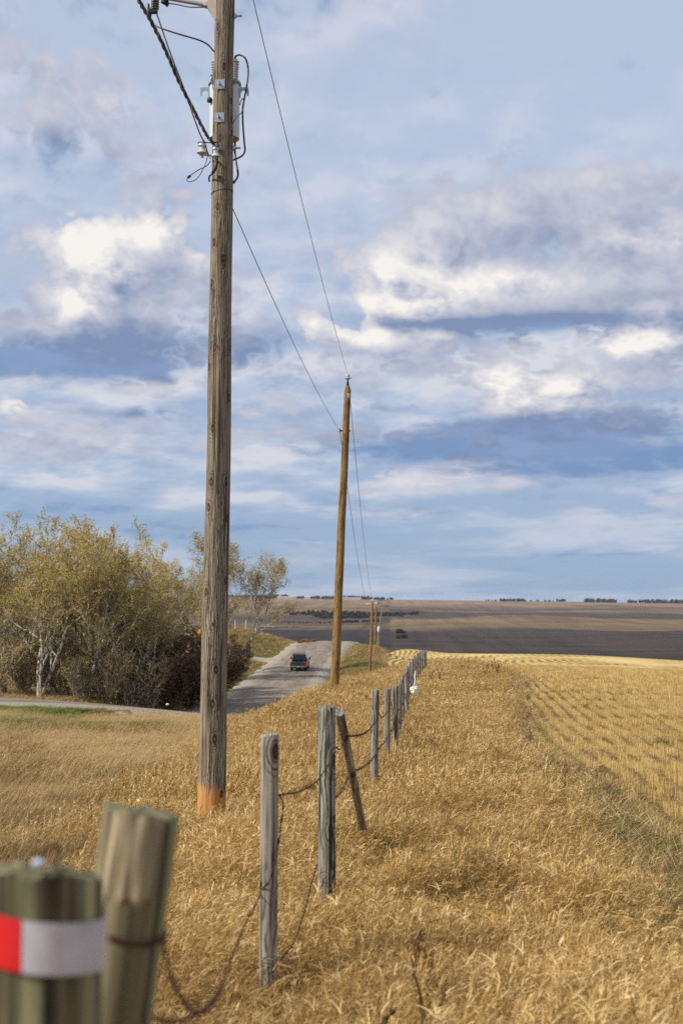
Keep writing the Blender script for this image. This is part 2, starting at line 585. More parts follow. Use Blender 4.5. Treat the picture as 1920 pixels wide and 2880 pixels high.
# ------------------------------------------------------------------ the lie of the land
# fence posts down the line: px, py of the top, distance
POSTS = [(1055, 1941, 17.5), (1090, 1937, 22.0), (1111, 1929, 26.0), (1124.5, 1922, 30.5), (1130, 1899, 35), (1141, 1888, 39.5),
         (1145.5, 1874.5, 44), (1151, 1862, 48.5), (1159, 1853.5, 53), (1166, 1844.6, 57.5), (1173, 1836.6, 62), (1180, 1831, 66.5),
         (1186, 1828.5, 71), (1192, 1830, 75.5)]
ctl = []


def cpt(px, py, Y, dz=0.0):
    p = P(px, py, Y)
    ctl.append((p.x, p.y, p.z + dz))


def cxyz(*a):
    ctl.extend(a)


cxyz((-6, -12, -1.75), (0, -12, -1.6), (6, -12, -1.6), (-3, 1, -1.75), (0, 1, -1.68), (4, 1, -1.75), (-9, 2, -2.0), (9, 2, -1.95))
cxyz((-.34, 7.4, -2.13), (-.1, 9.5, -2.2), (3, 8, -2.2), (-3, 8, -2.25))
for (px, py, Y) in POSTS:
    cpt(px, py, Y, -1.42)
cxyz((3.3, 20, -2.66), (10, 20, -2.72), (20, 22, -2.9), (10, 40, -3.2), (22, 42, -3.5), (16, 62, -3.75), (40, 60, -4.6))
cpt(1450, 1888, 80); cpt(1700, 1889, 80); cpt(1920, 1893, 80)
cpt(1450, 1866, 130); cpt(1750, 1874, 130); cpt(2000, 1888, 130)
cpt(1300, 1838, 225); cpt(1550, 1843, 225); cpt(1760, 1854, 225); cpt(1920, 1865, 225); cpt(2300, 1880, 225)
cpt(1300, 1862, 300); cpt(1900, 1895, 300)
cpt(594, 2345, 17); cpt(300, 2400, 16); cpt(0, 2480, 13.5); cpt(0, 2300, 22); cpt(0, 2120, 45); cpt(300, 2130, 45); cpt(560, 2120, 47)
cpt(0, 2022, 78); cpt(300, 2022, 80); cpt(560, 2025, 82); cpt(700, 2028, 88); cpt(0, 2000, 90); cpt(300, 2001, 93); cpt(470, 1999, 96); cpt(945, 1955, 49); cpt(850, 2010, 62); cpt(930, 1960, 80)
cpt(-600, 2010, 80)
cpt(0, 1950, 114); cpt(300, 1958, 116); cpt(500, 1966, 122); cpt(-500, 1930, 112)
cpt(640, 1890, 165); cpt(560, 1925, 150); cpt(720, 1868, 178); cpt(300, 1900, 160); cpt(-100, 1880, 160)
cpt(690, 1776, 212); cpt(640, 1771, 214); cpt(560, 1772, 216); cpt(745, 1796, 212); cpt(800, 1811, 212); cpt(700, 1832, 196); cpt(300, 1780, 230); cpt(-300, 1760, 230)
cpt(700, 1815, 262); cpt(300, 1800, 270)
cpt(1000, 1811, 203); cpt(1060, 1826, 212); cpt(990, 1860, 178); cpt(1050, 1885, 163); cpt(1042, 1903, 148); cpt(1000, 1858, 235); cpt(1060, 1862, 240)
cpt(950, 1925, 120); cpt(1030, 1915, 118); cpt(1150, 1880, 118)
cpt(1100, 1882, 170); cpt(1180, 1876, 168); cpt(1110, 1830.5, 258); cpt(1200, 1833, 250); cpt(1110, 1850, 300); cpt(1120, 1850, 215); cpt(1200, 1852, 205)
ROAD = [(-11.5, 78, -7.6), (-10.6, 92, -8.6), (-9.7, 105, -9.15), (-9.0, 115, -9.38), (-8.3, 126, -9.45), (-7.5, 136, -9.43), (-6.75, 150, -9.15), (-5.95, 167, -8.66),
        (-4.9, 184, -8.0), (-3.75, 202, -7.1), (-2.97, 214, -6.58), (-1.9, 230, -6.9), (-.6, 250, -9.2), (1.2, 280, -14), (3, 310, -19)]
SIDE = [(-75, 92, -5.6), (-60, 93, -5.9), (-45, 95, -6.3), (-35, 96.8, -6.55), (-28, 98.5, -6.8), (-22, 101.5, -7.2), (-17, 105.5, -7.85), (-13, 110.5, -8.7), (-9.6, 116, -9.45)]
for p in ROAD[2::2] + SIDE[:-1:2]: ctl.append(p)

ctl = np.array(ctl, float)


def warp(x, y):
    return np.stack([x / (7 + .13 * np.maximum(y, 0)), np.log(np.maximum(y, -18) + 24) * 1.3], -1)


def _phi(r2):
    return .5 * r2 * np.log(r2 + 1e-12)


_C = warp(ctl[:, 0], ctl[:, 1])
_n = len(ctl)
_A = np.zeros((_n + 3, _n + 3))
_A[:_n, :_n] = _phi(((_C[:, None] - _C[None]) ** 2).sum(-1)) + np.eye(_n) * 2e-4
_A[:_n, _n] = 1
_A[:_n, _n + 1:] = _C
_A[_n:, :_n] = _A[:_n, _n:].T
_Wt = np.linalg.solve(_A, np.concatenate([ctl[:, 2], np.zeros(3)]))

# smooth road lines
def road_line(pts):
    rp = np.array(pts, float)
    seg = np.concatenate([[0], np.cumsum(np.linalg.norm(np.diff(rp[:, :2], axis=0), axis=1))])
    s = np.arange(0, seg[-1], 1.0)
    out = np.zeros((len(s), 3))
    for k in range(3):
        m_ = np.gradient(rp[:, k], seg)
        i = np.clip(np.searchsorted(seg, s) - 1, 0, len(seg) - 2)
        h = seg[i + 1] - seg[i]
        t = (s - seg[i]) / h
        out[:, k] = ((2 * t**3 - 3 * t**2 + 1) * rp[i, k] + (t**3 - 2 * t**2 + t) * h * m_[i] + (-2 * t**3 + 3 * t**2) * rp[i + 1, k] + (t**3 - t**2) * h * m_[i + 1])
    return out, s


ROADL, _rs = road_line(ROAD)
SIDEL, _ss = road_line(SIDE)
HALF = 3.5


def road_dist(x, y):
    d = np.full(x.shape, 1e9)
    z = np.zeros(x.shape)
    for p in np.concatenate([ROADL[::2], SIDEL[::2]]):
        dd = np.hypot(x - p[0], y - p[1])
        k = dd < d
        d[k] = dd[k]
        z[k] = p[2]
    return d, z


def sst(x, a, b):
    t = np.clip((x - a) / (b - a), 0, 1)
    return t * t * (3 - 2 * t)


FARY = [200, 250, 330, 500, 900, 1300, 1700, 2000, 2350, 3000, 4200, 5500, 6000, 7500, 9500, 14000]
FARZ = [-8, -13, -24, -35, -39, -39.5, -36.5, -33, -29.5, -23, -10.5, 0, 0, -12, -40, -120]


def tz(x, y):
    x = np.asarray(x, float)
    y = np.asarray(y, float)
    sh = x.shape
    x, y = x.ravel(), y.ravel()
    z = np.zeros(x.shape)
    near = y < 430
    if near.any():
        xn, yn = x[near], np.minimum(y[near], 330)
        q_ = warp(xn, yn)
        q_[:, 0] = np.clip(q_[:, 0], -2.6, 2.6)
        zz = np.zeros(len(xn))
        for i in range(0, len(xn), 20000):
            s = slice(i, i + 20000)
            zz[s] = _phi(((q_[s, None] - _C[None]) ** 2).sum(-1)) @ _Wt[:_n] + _Wt[_n] + q_[s] @ _Wt[_n + 1:]
        z[near] = zz
    fz = np.interp(y, FARY, FARZ)
    k = sst(y, 900, 5500)
    fz = fz + k * (0.5 - .0125 * np.clip(x, -2500, 2500))
    w = sst(y, 400, 1200) * (1 - .75 * sst(y, 3600, 5200))
    fz = fz + w * (2.2 * np.sin(x / 150 + y / 420 + 1) + 1.7 * np.sin(x / 77 - y / 260) + 2.0 * np.sin(y / 190 + x / 500) + 1.0 * np.sin(x / 41 + y / 130 + 2))
    b = sst(y, 255, 430)
    z = z * (1 - b) + fz * b
    z = z + .05 * np.sin(x * 1.3 + y * .4) * np.sin(y * .9 - x * .3) * sst(y, 2, 8) * (1 - sst(y, 80, 200))
    k = (y > 80) & (y < 320) & (x < 30)
    if k.any():
        d, rz = road_dist(x[k], y[k])
        w = 1 - sst(d, HALF + .9, HALF + 4.5)
        w *= 1 - sst(y[k], 280, 312)
        z[k] = z[k] * (1 - w) + (rz - .22) * w
    return z.reshape(sh)


def tz1(x, y):
    return float(tz(np.array([x]), np.array([y]))[0])


_fy = np.array([p[2] for p in POSTS])
_fx = np.array([P(*p).x for p in POSTS])
_fy = np.concatenate([[-20, 2.0, 7.4, 9.5], _fy])
_fx = np.concatenate([[-.6, -.4, -.3, -.1], _fx])


def fence_x(y): return np.interp(y, _fy, _fx)


_ey = [-20, 5, 12.9, 18.8, 29.7, 40, 69, 78]
_ex = [2.2, 2.9, 3.1, 3.2, 3.85, 4.95, 8.0, 8.8]


def edge_x(y): return np.interp(y, _ey, _ex)


# ------------------------------------------------------------------ ground sheet
def ground_rows():
    ys = [-22.0]
    while ys[-1] < 14000:
        y = ys[-1]
        ys.append(y + max(.45, abs(y) * .017, 0))
    return np.array(ys)


gy = ground_rows()
gu = np.concatenate([np.linspace(-1.0, -.32, 40, endpoint=False), np.linspace(-.32, .36, 210, endpoint=False), np.linspace(.36, 1.0, 40)])
GX = gu[None, :] * (gy[:, None].clip(0) + 26) ** 1.0
GX = GX + fence_x(np.clip(gy, 0, 75))[:, None] * .5
GY = np.repeat(gy[:, None], len(gu), 1)
GZ = tz(GX, GY)
ex_ = edge_x(GY)
field = sst(GX - ex_, -.1, .5) * (1 - sst(GY, 300, 420))
xl = np.interp(GY, [0, 78, 100, 118, 170, 258, 330], [2, 8.8, 8.3, 6.8, 5.3, 8.6, 12])
field = np.where(GY > 78, sst(GX - xl, -.6, .8) * (1 - sst(GY, 300, 420)), field)
far = sst(GY, 270, 380)
rd, _ = road_dist(GX.ravel(), GY.ravel())
rd = rd.reshape(GX.shape)
green = np.exp(-((GX + 20) / 12) ** 2 - ((GY - 78) / 14) ** 2) + np.exp(-((GX - 4.2) / 3.0) ** 2 - ((GY - 168) / 10) ** 2) + .9 * np.exp(-((rd - 6.2) / 1.6) ** 2) * sst(GY, 100, 125) + .9 * np.exp(-((GX + 13) / 5) ** 2 - ((GY - 206) / 12) ** 2)
green = np.clip(green, 0, 1)
left = sst(-(GX - np.interp(GY, [0, 17, 60, 100], [-1.2, -1.9, -4.6, -6.2])), -.5, 1.5) * (1 - sst(GY, 150, 200))
nr, nc = GX.shape
ii = np.arange(nr * nc).reshape(nr, nc)
gf = np.stack([ii[:-1, :-1], ii[:-1, 1:], ii[1:, 1:], ii[1:, :-1]], -1).reshape(-1, 4)

m_ground, t, out = new_mat('ground')
geo = t.node('ShaderNodeNewGeometry')
pos = geo.outputs['Position']
X, Y_, Z = t.sep(pos)
n1 = t.noise(pos, .9, 6, .62)
n2 = t.noise(pos, 14, 4, .6)
n3 = t.noise(t.vmath('MULTIPLY', pos, (.12, .05, .1)), 1.0, 5, .6)
fine = t.math('ADD', t.math('MULTIPLY', n1, .55), t.math('MULTIPLY', n2, .45))
grassc = t.ramp(fine, [(.34, (.12, .073, .026)), (.5, (.27, .17, .062)), (.64, (.42, .28, .11))])
ditchc = t.ramp(fine, [(.34, (.10, .066, .03)), (.5, (.21, .145, .072)), (.64, (.33, .24, .125))])
col = t.mix(t.attr('left'), grassc, ditchc)
greenc = t.ramp(fine, [(.34, (.03, .035, .012)), (.5, (.085, .095, .028)), (.66, (.19, .165, .06))])
gm = t.math('MULTIPLY', t.attr('green'), t.smooth(n1, .3, .6))
col = t.mix(gm, col, greenc)
# stubble field: drill rows in the soil, straw litter
wob = t.math('MULTIPLY', t.math('SUBTRACT', t.noise(t.vmath('MULTIPLY', pos, (.02, .035, 0)), 1.0, 2, .5), .5), 7.0)
rowx = t.math('ADD', t.math('SUBTRACT', X, t.math('MULTIPLY', Y_, .0825)), t.math('MULTIPLY', wob, t.smooth(Y_, 95, 130)))
rows_near = t.smooth(t.math('SINE', t.math('MULTIPLY', rowx, 2 * math.pi / .30)), -.5, .6)
rows_far = t.smooth(t.math('SINE', t.math('MULTIPLY', rowx, 2 * math.pi / .92)), -.7, .35)
rows = t.math('MULTIPLY', rows_far, t.smooth(Y_, 84, 100))
soilc = t.ramp(fine, [(.38, (.085, .050, .022)), (.54, (.19, .118, .048)), (.66, (.42, .28, .11))])
strawc = t.ramp(t.math('ADD', t.math('MULTIPLY', fine, .5), t.math('MULTIPLY', n3, .5)), [(.36, (.42, .28, .09)), (.5, (.53, .375, .135)), (.64, (.66, .50, .215))])
rmix = t.math('MAXIMUM', rows, t.smooth(Y_, 215, 330))
rfade = t.math('MULTIPLY', t.smooth(n3, .35, .62), t.smooth(X, 9, 20))
rmix = t.math('MAXIMUM', rmix, t.math('MULTIPLY', rfade, t.smooth(Y_, 80, 110)))
fieldc = t.mix(rmix, soilc, strawc)
col = t.mix(t.attr('field'), col, fieldc)
# far fields: ploughed land, stubble and pasture, nearer strips painted darker for cloud shadow
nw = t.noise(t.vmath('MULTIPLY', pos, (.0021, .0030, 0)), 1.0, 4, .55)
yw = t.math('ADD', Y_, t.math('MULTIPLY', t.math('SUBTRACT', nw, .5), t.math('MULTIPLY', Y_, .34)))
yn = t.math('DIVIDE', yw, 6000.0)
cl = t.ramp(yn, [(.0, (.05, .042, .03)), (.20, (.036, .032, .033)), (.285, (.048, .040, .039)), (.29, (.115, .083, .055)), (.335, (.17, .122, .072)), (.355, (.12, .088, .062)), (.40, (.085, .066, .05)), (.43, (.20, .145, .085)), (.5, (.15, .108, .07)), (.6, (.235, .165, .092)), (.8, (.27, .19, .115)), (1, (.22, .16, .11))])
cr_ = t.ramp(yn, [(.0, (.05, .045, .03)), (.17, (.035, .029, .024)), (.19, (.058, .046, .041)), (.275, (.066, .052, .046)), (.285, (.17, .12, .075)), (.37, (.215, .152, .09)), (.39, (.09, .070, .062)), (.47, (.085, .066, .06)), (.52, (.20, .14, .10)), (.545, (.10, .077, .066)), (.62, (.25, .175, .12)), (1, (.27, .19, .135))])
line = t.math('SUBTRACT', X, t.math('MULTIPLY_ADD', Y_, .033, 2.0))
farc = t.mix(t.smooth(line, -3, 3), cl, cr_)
farc = t.mix(1.0, farc, (.82, .79, .76), 'MULTIPLY')
str_ = t.noise(t.vmath('MULTIPLY', pos, (.004, .021, 0)), 1.0, 5, .6)
farc = t.mix(.85, farc, t.mix(1.0, farc, t.ramp(str_, [(.3, (.62, .62, .62)), (.5, (1, 1, 1)), (.7, (1.4, 1.38, 1.32))]), 'MULTIPLY'))
str2 = t.noise(t.vmath('MULTIPLY', t.comb(line, Y_, 0), (.045, .0012, 0)), 1.0, 4, .6)
farc = t.mix(.6, farc, t.mix(1.0, farc, t.ramp(str2, [(.35, (.72, .72, .74)), (.5, (1, 1, 1)), (.68, (1.3, 1.28, 1.24))]), 'MULTIPLY'))
hedge = t.math('MULTIPLY', t.smooth(t.math('ABSOLUTE', t.math('ADD', line, 18)), 24, 14), t.smooth(t.noise(t.vmath('MULTIPLY', pos, (.02, .004, 0)), 1.0, 3, .5), .42, .6))
farc = t.mix(t.math('MULTIPLY', hedge, .75), farc, (.04, .036, .03))
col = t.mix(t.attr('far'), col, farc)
principled(t, out, col, .95, 0, .08, n2, .6, .05)

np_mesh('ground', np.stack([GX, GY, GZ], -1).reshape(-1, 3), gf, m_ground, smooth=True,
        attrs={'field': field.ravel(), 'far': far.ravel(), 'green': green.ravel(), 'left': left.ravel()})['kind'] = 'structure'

# ------------------------------------------------------------------ road
m_road, t, out = new_mat('road_surface')
uvn = t.node('ShaderNodeUVMap')
U, V, _ = t.sep(uvn.outputs[0])
tcv = t.comb(t.math('MULTIPLY', U, 1.5), t.math('MULTIPLY', V, .12), 0)
s1 = t.noise(tcv, 1.3, 5, .62)
s2 = t.noise(uvn.outputs[0], .5, 4, .6)
s3 = t.noise(uvn.outputs[0], 9, 4, .65)
v = t.math('ADD', t.math('MULTIPLY', s1, .5), t.math('ADD', t.math('MULTIPLY', s2, .3), t.math('MULTIPLY', s3, .2)))
asph = t.ramp(v, [(.38, (.15, .114, .082)), (.5, (.225, .178, .131)), (.62, (.30, .243, .184))])
patch = t.smooth(t.noise(t.vmath('MULTIPLY', uvn.outputs[0], (1, .22, 1)), .8, 3, .5), .62, .72)
asph = t.mix(t.math('MULTIPLY', patch, .35), asph, (.34, .32, .29))
track = t.math('ABSOLUTE', t.math('SUBTRACT', t.math('ABSOLUTE', U), 1.75))
asph = t.mix(t.math('MULTIPLY', t.smooth(track, .75, .1), .35), asph, (.135, .11, .086))
grav = t.ramp(s3, [(.35, (.15, .12, .09)), (.5, (.31, .26, .20)), (.65, (.47, .40, .31))])
au = t.math('ADD', t.math('ABSOLUTE', U), t.math('MULTIPLY', t.math('SUBTRACT', s2, .5), 1.6))
col = t.mix(t.smooth(au, 2.75, 3.3), asph, grav)
cr1 = t.node('ShaderNodeTexVoronoi', feature='DISTANCE_TO_EDGE')
t.put(cr1.inputs['Vector'], t.vmath('ADD', t.vmath('MULTIPLY', uvn.outputs[0], (.35, .14, 1)), t.vmath('SCALE', t.noise(uvn.outputs[0], 1.2, 3, .5, out='Color'), None)))
cr1.inputs['Scale'].default_value = .8
col = t.mix(t.math('MULTIPLY', t.smooth(cr1.outputs['Distance'], .012, .004), .6), col, (.05, .045, .04))
principled(t, out, col, .9, 0, .2, s3, .4, .02)
rv, ru, rf = [], [], []
prof = [(-4.9, -.42), (-4.3, -.06), (-3.6, .02), (-2.0, .07), (0, .10), (2.0, .07), (3.6, .02), (4.3, -.06), (4.9, -.42)]
def road_mesh(name, line, ss, lift):
    tn = np.gradient(line[:, :2], axis=0)
    tn /= np.linalg.norm(tn, axis=1)[:, None]
    mbr = MB()
    for i in range(len(line)):
        nx, ny = tn[i, 1], -tn[i, 0]
        for (d, h) in prof:
            dj = d + (.22 * math.sin(i * .9 + d) + .15 * math.sin(i * 2.3) if abs(d) > 4 else 0)
            mbr.v.append(Vector((line[i, 0] + nx * dj, line[i, 1] + ny * dj, line[i, 2] + h + lift)))
    n = len(prof)
    for i in range(len(line) - 1):
        for k in range(n - 1):
            a = i * n + k
            mbr.face((a, a + 1, a + n + 1, a + n), [(prof[k][0], ss[i]), (prof[k + 1][0], ss[i]), (prof[k + 1][0], ss[i + 1]), (prof[k][0], ss[i + 1])])
    tag(mbr.build(name, m_road), kind='structure')
    return tn


tan = road_mesh('road', ROADL, _rs, 0.0)
road_mesh('side_road', SIDEL, _ss, -.012)
# dirt approach that joins the road on the left
m_dirt = simple('dirt_track', (.34, .27, .19), .95, 0, .1, .4, 1.5)
mbd = MB()
for i in range(15):
    s = i / 14
    x0 = -8.1 - 14 * s
    y0 = 187.5 + 2.6 * s * s * 3
    w = 2.0 - .6 * s + .8 * (1 - s) ** 4 * 3
    for k in (-1, -.5, 0, .5, 1):
        mbd.v.append(Vector((x0, y0 + k * w, tz1(x0, y0 + k * w) + .14 - .1 * abs(k))))
for i in range(14):
    for k in range(4):
        a = i * 5 + k
        mbd.face((a, a + 1, a + 6, a + 5))
tag(mbd.build('dirt_track', m_dirt), kind='structure')


# ------------------------------------------------------------------ utility poles
m_pole_grey = wood('weathered_pole_wood', (.050, .038, .027), (.165, .13, .09), (.37, .30, .21), knot=(.20, .075, .024), knot_scale=(3.3, 1.5), base_col=(.44, .21, .06), base_h=1.12, grain=1.0, stripes=.75, rings=1.0)
m_pole_tan = wood('tan_pole_wood', (.13, .072, .024), (.27, .16, .055), (.42, .275, .105), knot=(.12, .05, .02), knot_scale=(2.6, .7), rings=.5, stripes=1.0)
m_pole_dark = wood('dark_pole_wood', (.10, .07, .04), (.19, .14, .085), (.28, .21, .13), rings=0)
m_galv = simple('galvanised_steel', (.42, .46, .48), .45, .55, .5, .2, 30)
m_wire_k = simple('black_cable', (.022, .02, .02), .5, 0, .4)
m_wire_a = simple('bare_wire', (.16, .15, .14), .5, .5, .5)
m_tank = simple('grey_tank_paint', (.56, .60, .62), .38, 0, .5, .06, 3)
m_tank_dark = simple('tank_underside', (.30, .23, .12), .6, 0, .3)
m_porc = simple('porcelain', (.52, .47, .43), .25, 0, .6, .06)
m_porc_w = simple('white_porcelain', (.52, .52, .51), .2, 0, .6, .04)
m_porc_b = simple('brown_porcelain', (.14, .10, .085), .25, 0, .6, .1)
m_arm = simple('grey_arm_paint', (.26, .27, .24), .5, 0, .4)
m_brkt = simple('beige_bracket', (.55, .46, .37), .5, 0, .4)
m_black = simple('black_rubber', (.012, .012, .013), .55, 0, .4)
m_orange = simple('orange_tag', (.85, .36, .02), .5, 0, .4, .05)


def lerp(a, b, t): return a + (b - a) * t


def smooth_pts(ctrl, n=8):
    """Catmull-Rom through control points"""
    c = [Vector(p) for p in ctrl]
    c = [c[0] * 2 - c[1]] + c + [c[-1] * 2 - c[-2]]
    out = []
    for i in range(1, len(c) - 2):
        p0, p1, p2, p3 = c[i - 1:i + 3]
        for k in range(n):
            t = k / n
            out.append(.5 * ((2 * p1) + (p2 - p0) * t + (2 * p0 - 5 * p1 + 4 * p2 - p3) * t * t + (3 * p1 - p0 - 3 * p2 + p3) * t ** 3))
    out.append(c[-2])
    return out


def sag_pts(a, b, sag, n=24):
    a, b = Vector(a), Vector(b)
    return [lerp(a, b, i / n) - Vector((0, 0, sag * 4 * (i / n) * (1 - i / n))) for i in range(n + 1)]


def shaft(base, top, r0, r1, mat, parent, rng, rings=40, n=36, chamfer=0.05):
    mb = MB()
    base, top = Vector(base), Vector(top)
    pts, rad = [], []
    ph = [rng.uniform(0, 6.28) for _ in range(6)]
    for i in range(rings + 1):
        t = i / rings
        p = lerp(base, top, t)
        p.x += .006 * math.sin(t * 9 + ph[0]) + .004 * math.sin(t * 23 + ph[1])
        pts.append(p)
        rad.append(lerp(r0, r1, t) * (1 + .012 * math.sin(t * 31 + ph[2])))
    if chamfer:
        pts.append(pts[-1] + Vector((0, 0, chamfer)))
        rad.append(rad[-1] * .55)
    mb.tube(pts, rad, n, True, 0, 0, lambda th, L: 1 + .012 * math.sin(3 * th + ph[3]) + .008 * math.sin(7 * th + ph[4] + L * .3))
    return mb.build('shaft', mat, parent, smooth=True, angle=50)


rng = random.Random(5)
# --- nearest pole, with the transformer
B1 = P(594, 2334, 17.0)
zt = 8.6
d1 = (P(634, 0, 17.0) - P(594, 2334, 17.0))
T1 = B1 + d1 * ((zt - B1.z) / d1.z)


def ax1(py):
    """centre line of the near pole at photograph row py"""
    a, b = P(594, 2334, 17), P(634, 0, 17)
    lo, hi = 0.0, 1.4
    for _ in range(40):
        m_ = (lo + hi) / 2
        p = lerp(a, b, m_)
        yc = -p.y * sp + p.z * cp
        zc = p.y * cp + p.z * sp
        if 1440 - F * yc / zc > py: lo = m_
        else: hi = m_
    return lerp(a, b, lo)


def rad1(z):
    return lerp(.166, .117, min(1.15, (z - B1.z) / (7.3 - B1.z)))


pole1 = thing('utility_pole', B1, 'tall weathered grey utility pole carrying the transformer, orange bare wood at its foot', 'utility pole', 'utility poles along the road')
L1 = lambda p: Vector(p) - B1
shaft((0, 0, -.6), T1 - B1, .169, .11, m_pole_grey, pole1, rng, 60, 44)
for py in (247, 340):                        # square washers with through bolts
    c = ax1(py)
    r = rad1(c.z)
    mb = MB()
    cc = L1(c) + Vector((-.035, -r - .004, 0))
    ry = Matrix.Rotation(R(-1.5), 3, 'Y')
    mb.box(cc, (.112, .008, .118), ry)
    w = mb.build('washer_plate', m_galv, pole1, smooth=False, bevel=.002)
    mb = MB()
    mb.lathe([(.016, 0), (.016, .022), (.012, .024), (.0095, .026), (.0095, .085), (.007, .088)], cc + Vector((-.008, -.004, 0)), (0, -1, 0), 12)
    mb.build('bolt', m_galv, pole1)
for py in (46, 417):                         # bolts sticking out on the right
    c = ax1(py)
    r = rad1(c.z)
    mb = MB()
    p = L1(c)
    mb.box(p + Vector((r + .003, -.01, 0)), (.01, .06, .06))
    mb.lathe([(.026, 0), (.026, .025), (.013, .026), (.013, .088), (.01, .09)], p + Vector((r, -.01, 0)), (1, 0, .02), 12)
    mb.build('bolt', m_galv, pole1)
# arm with bracket at the frame's top
arm_b = L1(ax1(17)) + Vector((-rad1(7) * .8, -.03, 0))
mb = MB()
rr_ = rad1(7)
ab = arm_b
mb.prism([(0, .20), (-.02, .20), (-.13, .03), (-.16, .03), (-.16, -.025), (-.12, -.03), (-.02, -.20), (0, -.21)], -.05, .05, lambda a, b, d: ab + Vector((a, d, b)))
mb.build('arm_bracket', m_brkt, pole1, smooth=False, bevel=.008)
arm_e = L1(P(420, -14, 17.15))
mb = MB().tube([ab + Vector((-.12, 0, 0)), arm_e, arm_e + (arm_e - ab) * .25], [.028, .024, .022], 14)
mb.build('arm', m_arm, pole1)
mb = MB()                                    # clamp under the arm
cl_ = L1(P(462, 2, 17.1))
mb.lathe([(.015, 0), (.045, .004), (.05, .04), (.03, .07)], cl_ - Vector((0, 0, .04)), (.3, 0, 1), 12)
mb.box(cl_ + Vector((.04, 0, -.05)), (.03, .02, .05), Matrix.Rotation(.5, 3, 'Y'))
mb.build('clamp', m_black, pole1, smooth=True)
mb = MB().tube([L1(p) for p in smooth_pts([P(465, 8, 17.1), P(500, 13, 17.05), P(535, 20, 17), P(582, 20, 16.98), P(601, 22, 16.95)])], .008, 6)
mb.build('ground_lead', m_wire_a, pole1)
# fused cutout hanging from the arm
co = thing('fuse_cutout', P(430, 20, 17.1), 'dark ribbed fuse cutout hanging from the arm at the upper left', 'fuse cutout')
co0 = P(430, 20, 17.1)
mb = MB()
prof = []
for i in range(9):
    h = i * .03
    prof += [(.024, h), (.045, h + .008), (.043, h + .014), (.024, h + .022)]
mb.lathe(prof, (.03, .03, -.02), (.03, 0, 1), 16)
mb.build('insulator', m_porc_b, co)
mb = MB().tube([(-.02, -.02, -.02), (-.015, -.02, .26)], .014, 10)
mb.build('fuse_tube', m_galv, co)
mb = MB()
mb.box((0, 0, -.055), (.10, .06, .05))
mb.box((-.05, 0, -.02), (.025, .05, .12))
mb.lathe([(.012, 0), (.02, .01), (.02, .04), (.01, .05)], (.045, 0, -.09), (0, 0, 1), 10)
mb.lathe([(.012, 0), (.02, .01), (.02, .03), (.01, .04)], (-.035, 0, -.1), (0, 0, 1), 10)
mb.build('hinge', m_black, co, bevel=.006)

# --- transformer
TC = ax1(310)
tx0, ty0 = P(632, 310, 17.33).x, 17.33
ztop, zbot = P(632, 236, 17.33).z, P(632, 392, 17.33).z
tr = thing('transformer', (tx0, ty0, zbot), 'grey cylindrical transformer can with ribbed bushings hung behind the near utility pole', 'transformer')
H = ztop - zbot
RT = .185
mb = MB()
mb.lathe([(.0, .012), (RT - .02, .012), (RT - .012, 0), (RT, .005), (RT, .03), (RT + .001, H * .5), (RT, H - .03), (RT, H)], (0, 0, 0), (0, 0, 1), 48)
tank = mb.build('tank', m_tank, tr)
mb = MB().lathe([(.0, .0), (RT - .02, .0), (RT - .02, .010), (0, .010)], (0, 0, .001), (0, 0, 1), 40)
mb.build('tank_bottom', m_tank_dark, tr)
mb = MB().lathe([(RT + .012, -.012), (RT + .016, 0), (RT + .012, .02), (RT - .02, .035), (.05, .06), (0, .062)], (0, 0, H), (0, 0, 1), 48)
mb.build('lid', m_tank, tr)
mb = MB().lathe([(RT + .014, -.02), (RT + .02, -.016), (RT + .02, .004), (RT + .013, .008)], (0, 0, H - .005), (0, 0, 1), 48)
mb.build('lid_band', m_arm, tr)
for sx in (-1, 1):
    bx_ = sx * .125
    mb = MB()                                # lid clamp
    mb.tube([(bx_, -.13, H - .06), (bx_ + sx * .03, -.155, H + .01), (bx_ + sx * .03, -.13, H + .06)], [.012, .016, .012], 8)
    mb.box((bx_ + sx * .03, -.13, H + .05), (.04, .05, .03))
    mb.build('lid_clamp', m_galv, tr, bevel=.004)
    mb = MB()                                # ribbed bushing
    prof = [(.035, 0), (.035, .03)]
    for i in range(8):
        h = .03 + i * .031
        k = 1 - i * .012
        prof += [(.036 * k, h), (.056 * k, h + .010), (.056 * k, h + .016), (.036 * k, h + .024)]
    prof += [(.03, .285), (.02, .295), (.012, .30), (.012, .33), (.0, .332)]
    mb.lathe(prof, (sx * (.105 if sx > 0 else .10), .02 if sx > 0 else .03, H + .03), (sx * .08, 0, 1), 24)
    mb.build('bushing', m_porc, tr)
    mb = MB()                                # lifting lug, a hook-shaped plate
    out_ = [(0, .06), (.115, .06), (.12, .055), (.12, -.035), (.118, -.05), (.098, -.05), (.096, -.03), (.09, -.005), (.075, .015), (.055, .022), (.035, .012), (.022, -.01), (.02, -.07), (0, -.075)]
    mb.prism(out_, -.005, .005, lambda a, b, d, s=sx: Vector((s * (RT - .004 + a), d - .03, H - .115 + b)))
    mb.build('lifting_lug', m_galv, tr, smooth=False)
mb = MB().lathe([(.03, 0), (.036, .01), (.036, .04), (.02, .05)], (-RT * .86, -.09, H - .24), (-.8, -.5, 0), 14)
mb.build('breather_knob', m_black, tr)
Lt = lambda p: Vector(p) - Vector((tx0, ty0, zbot))
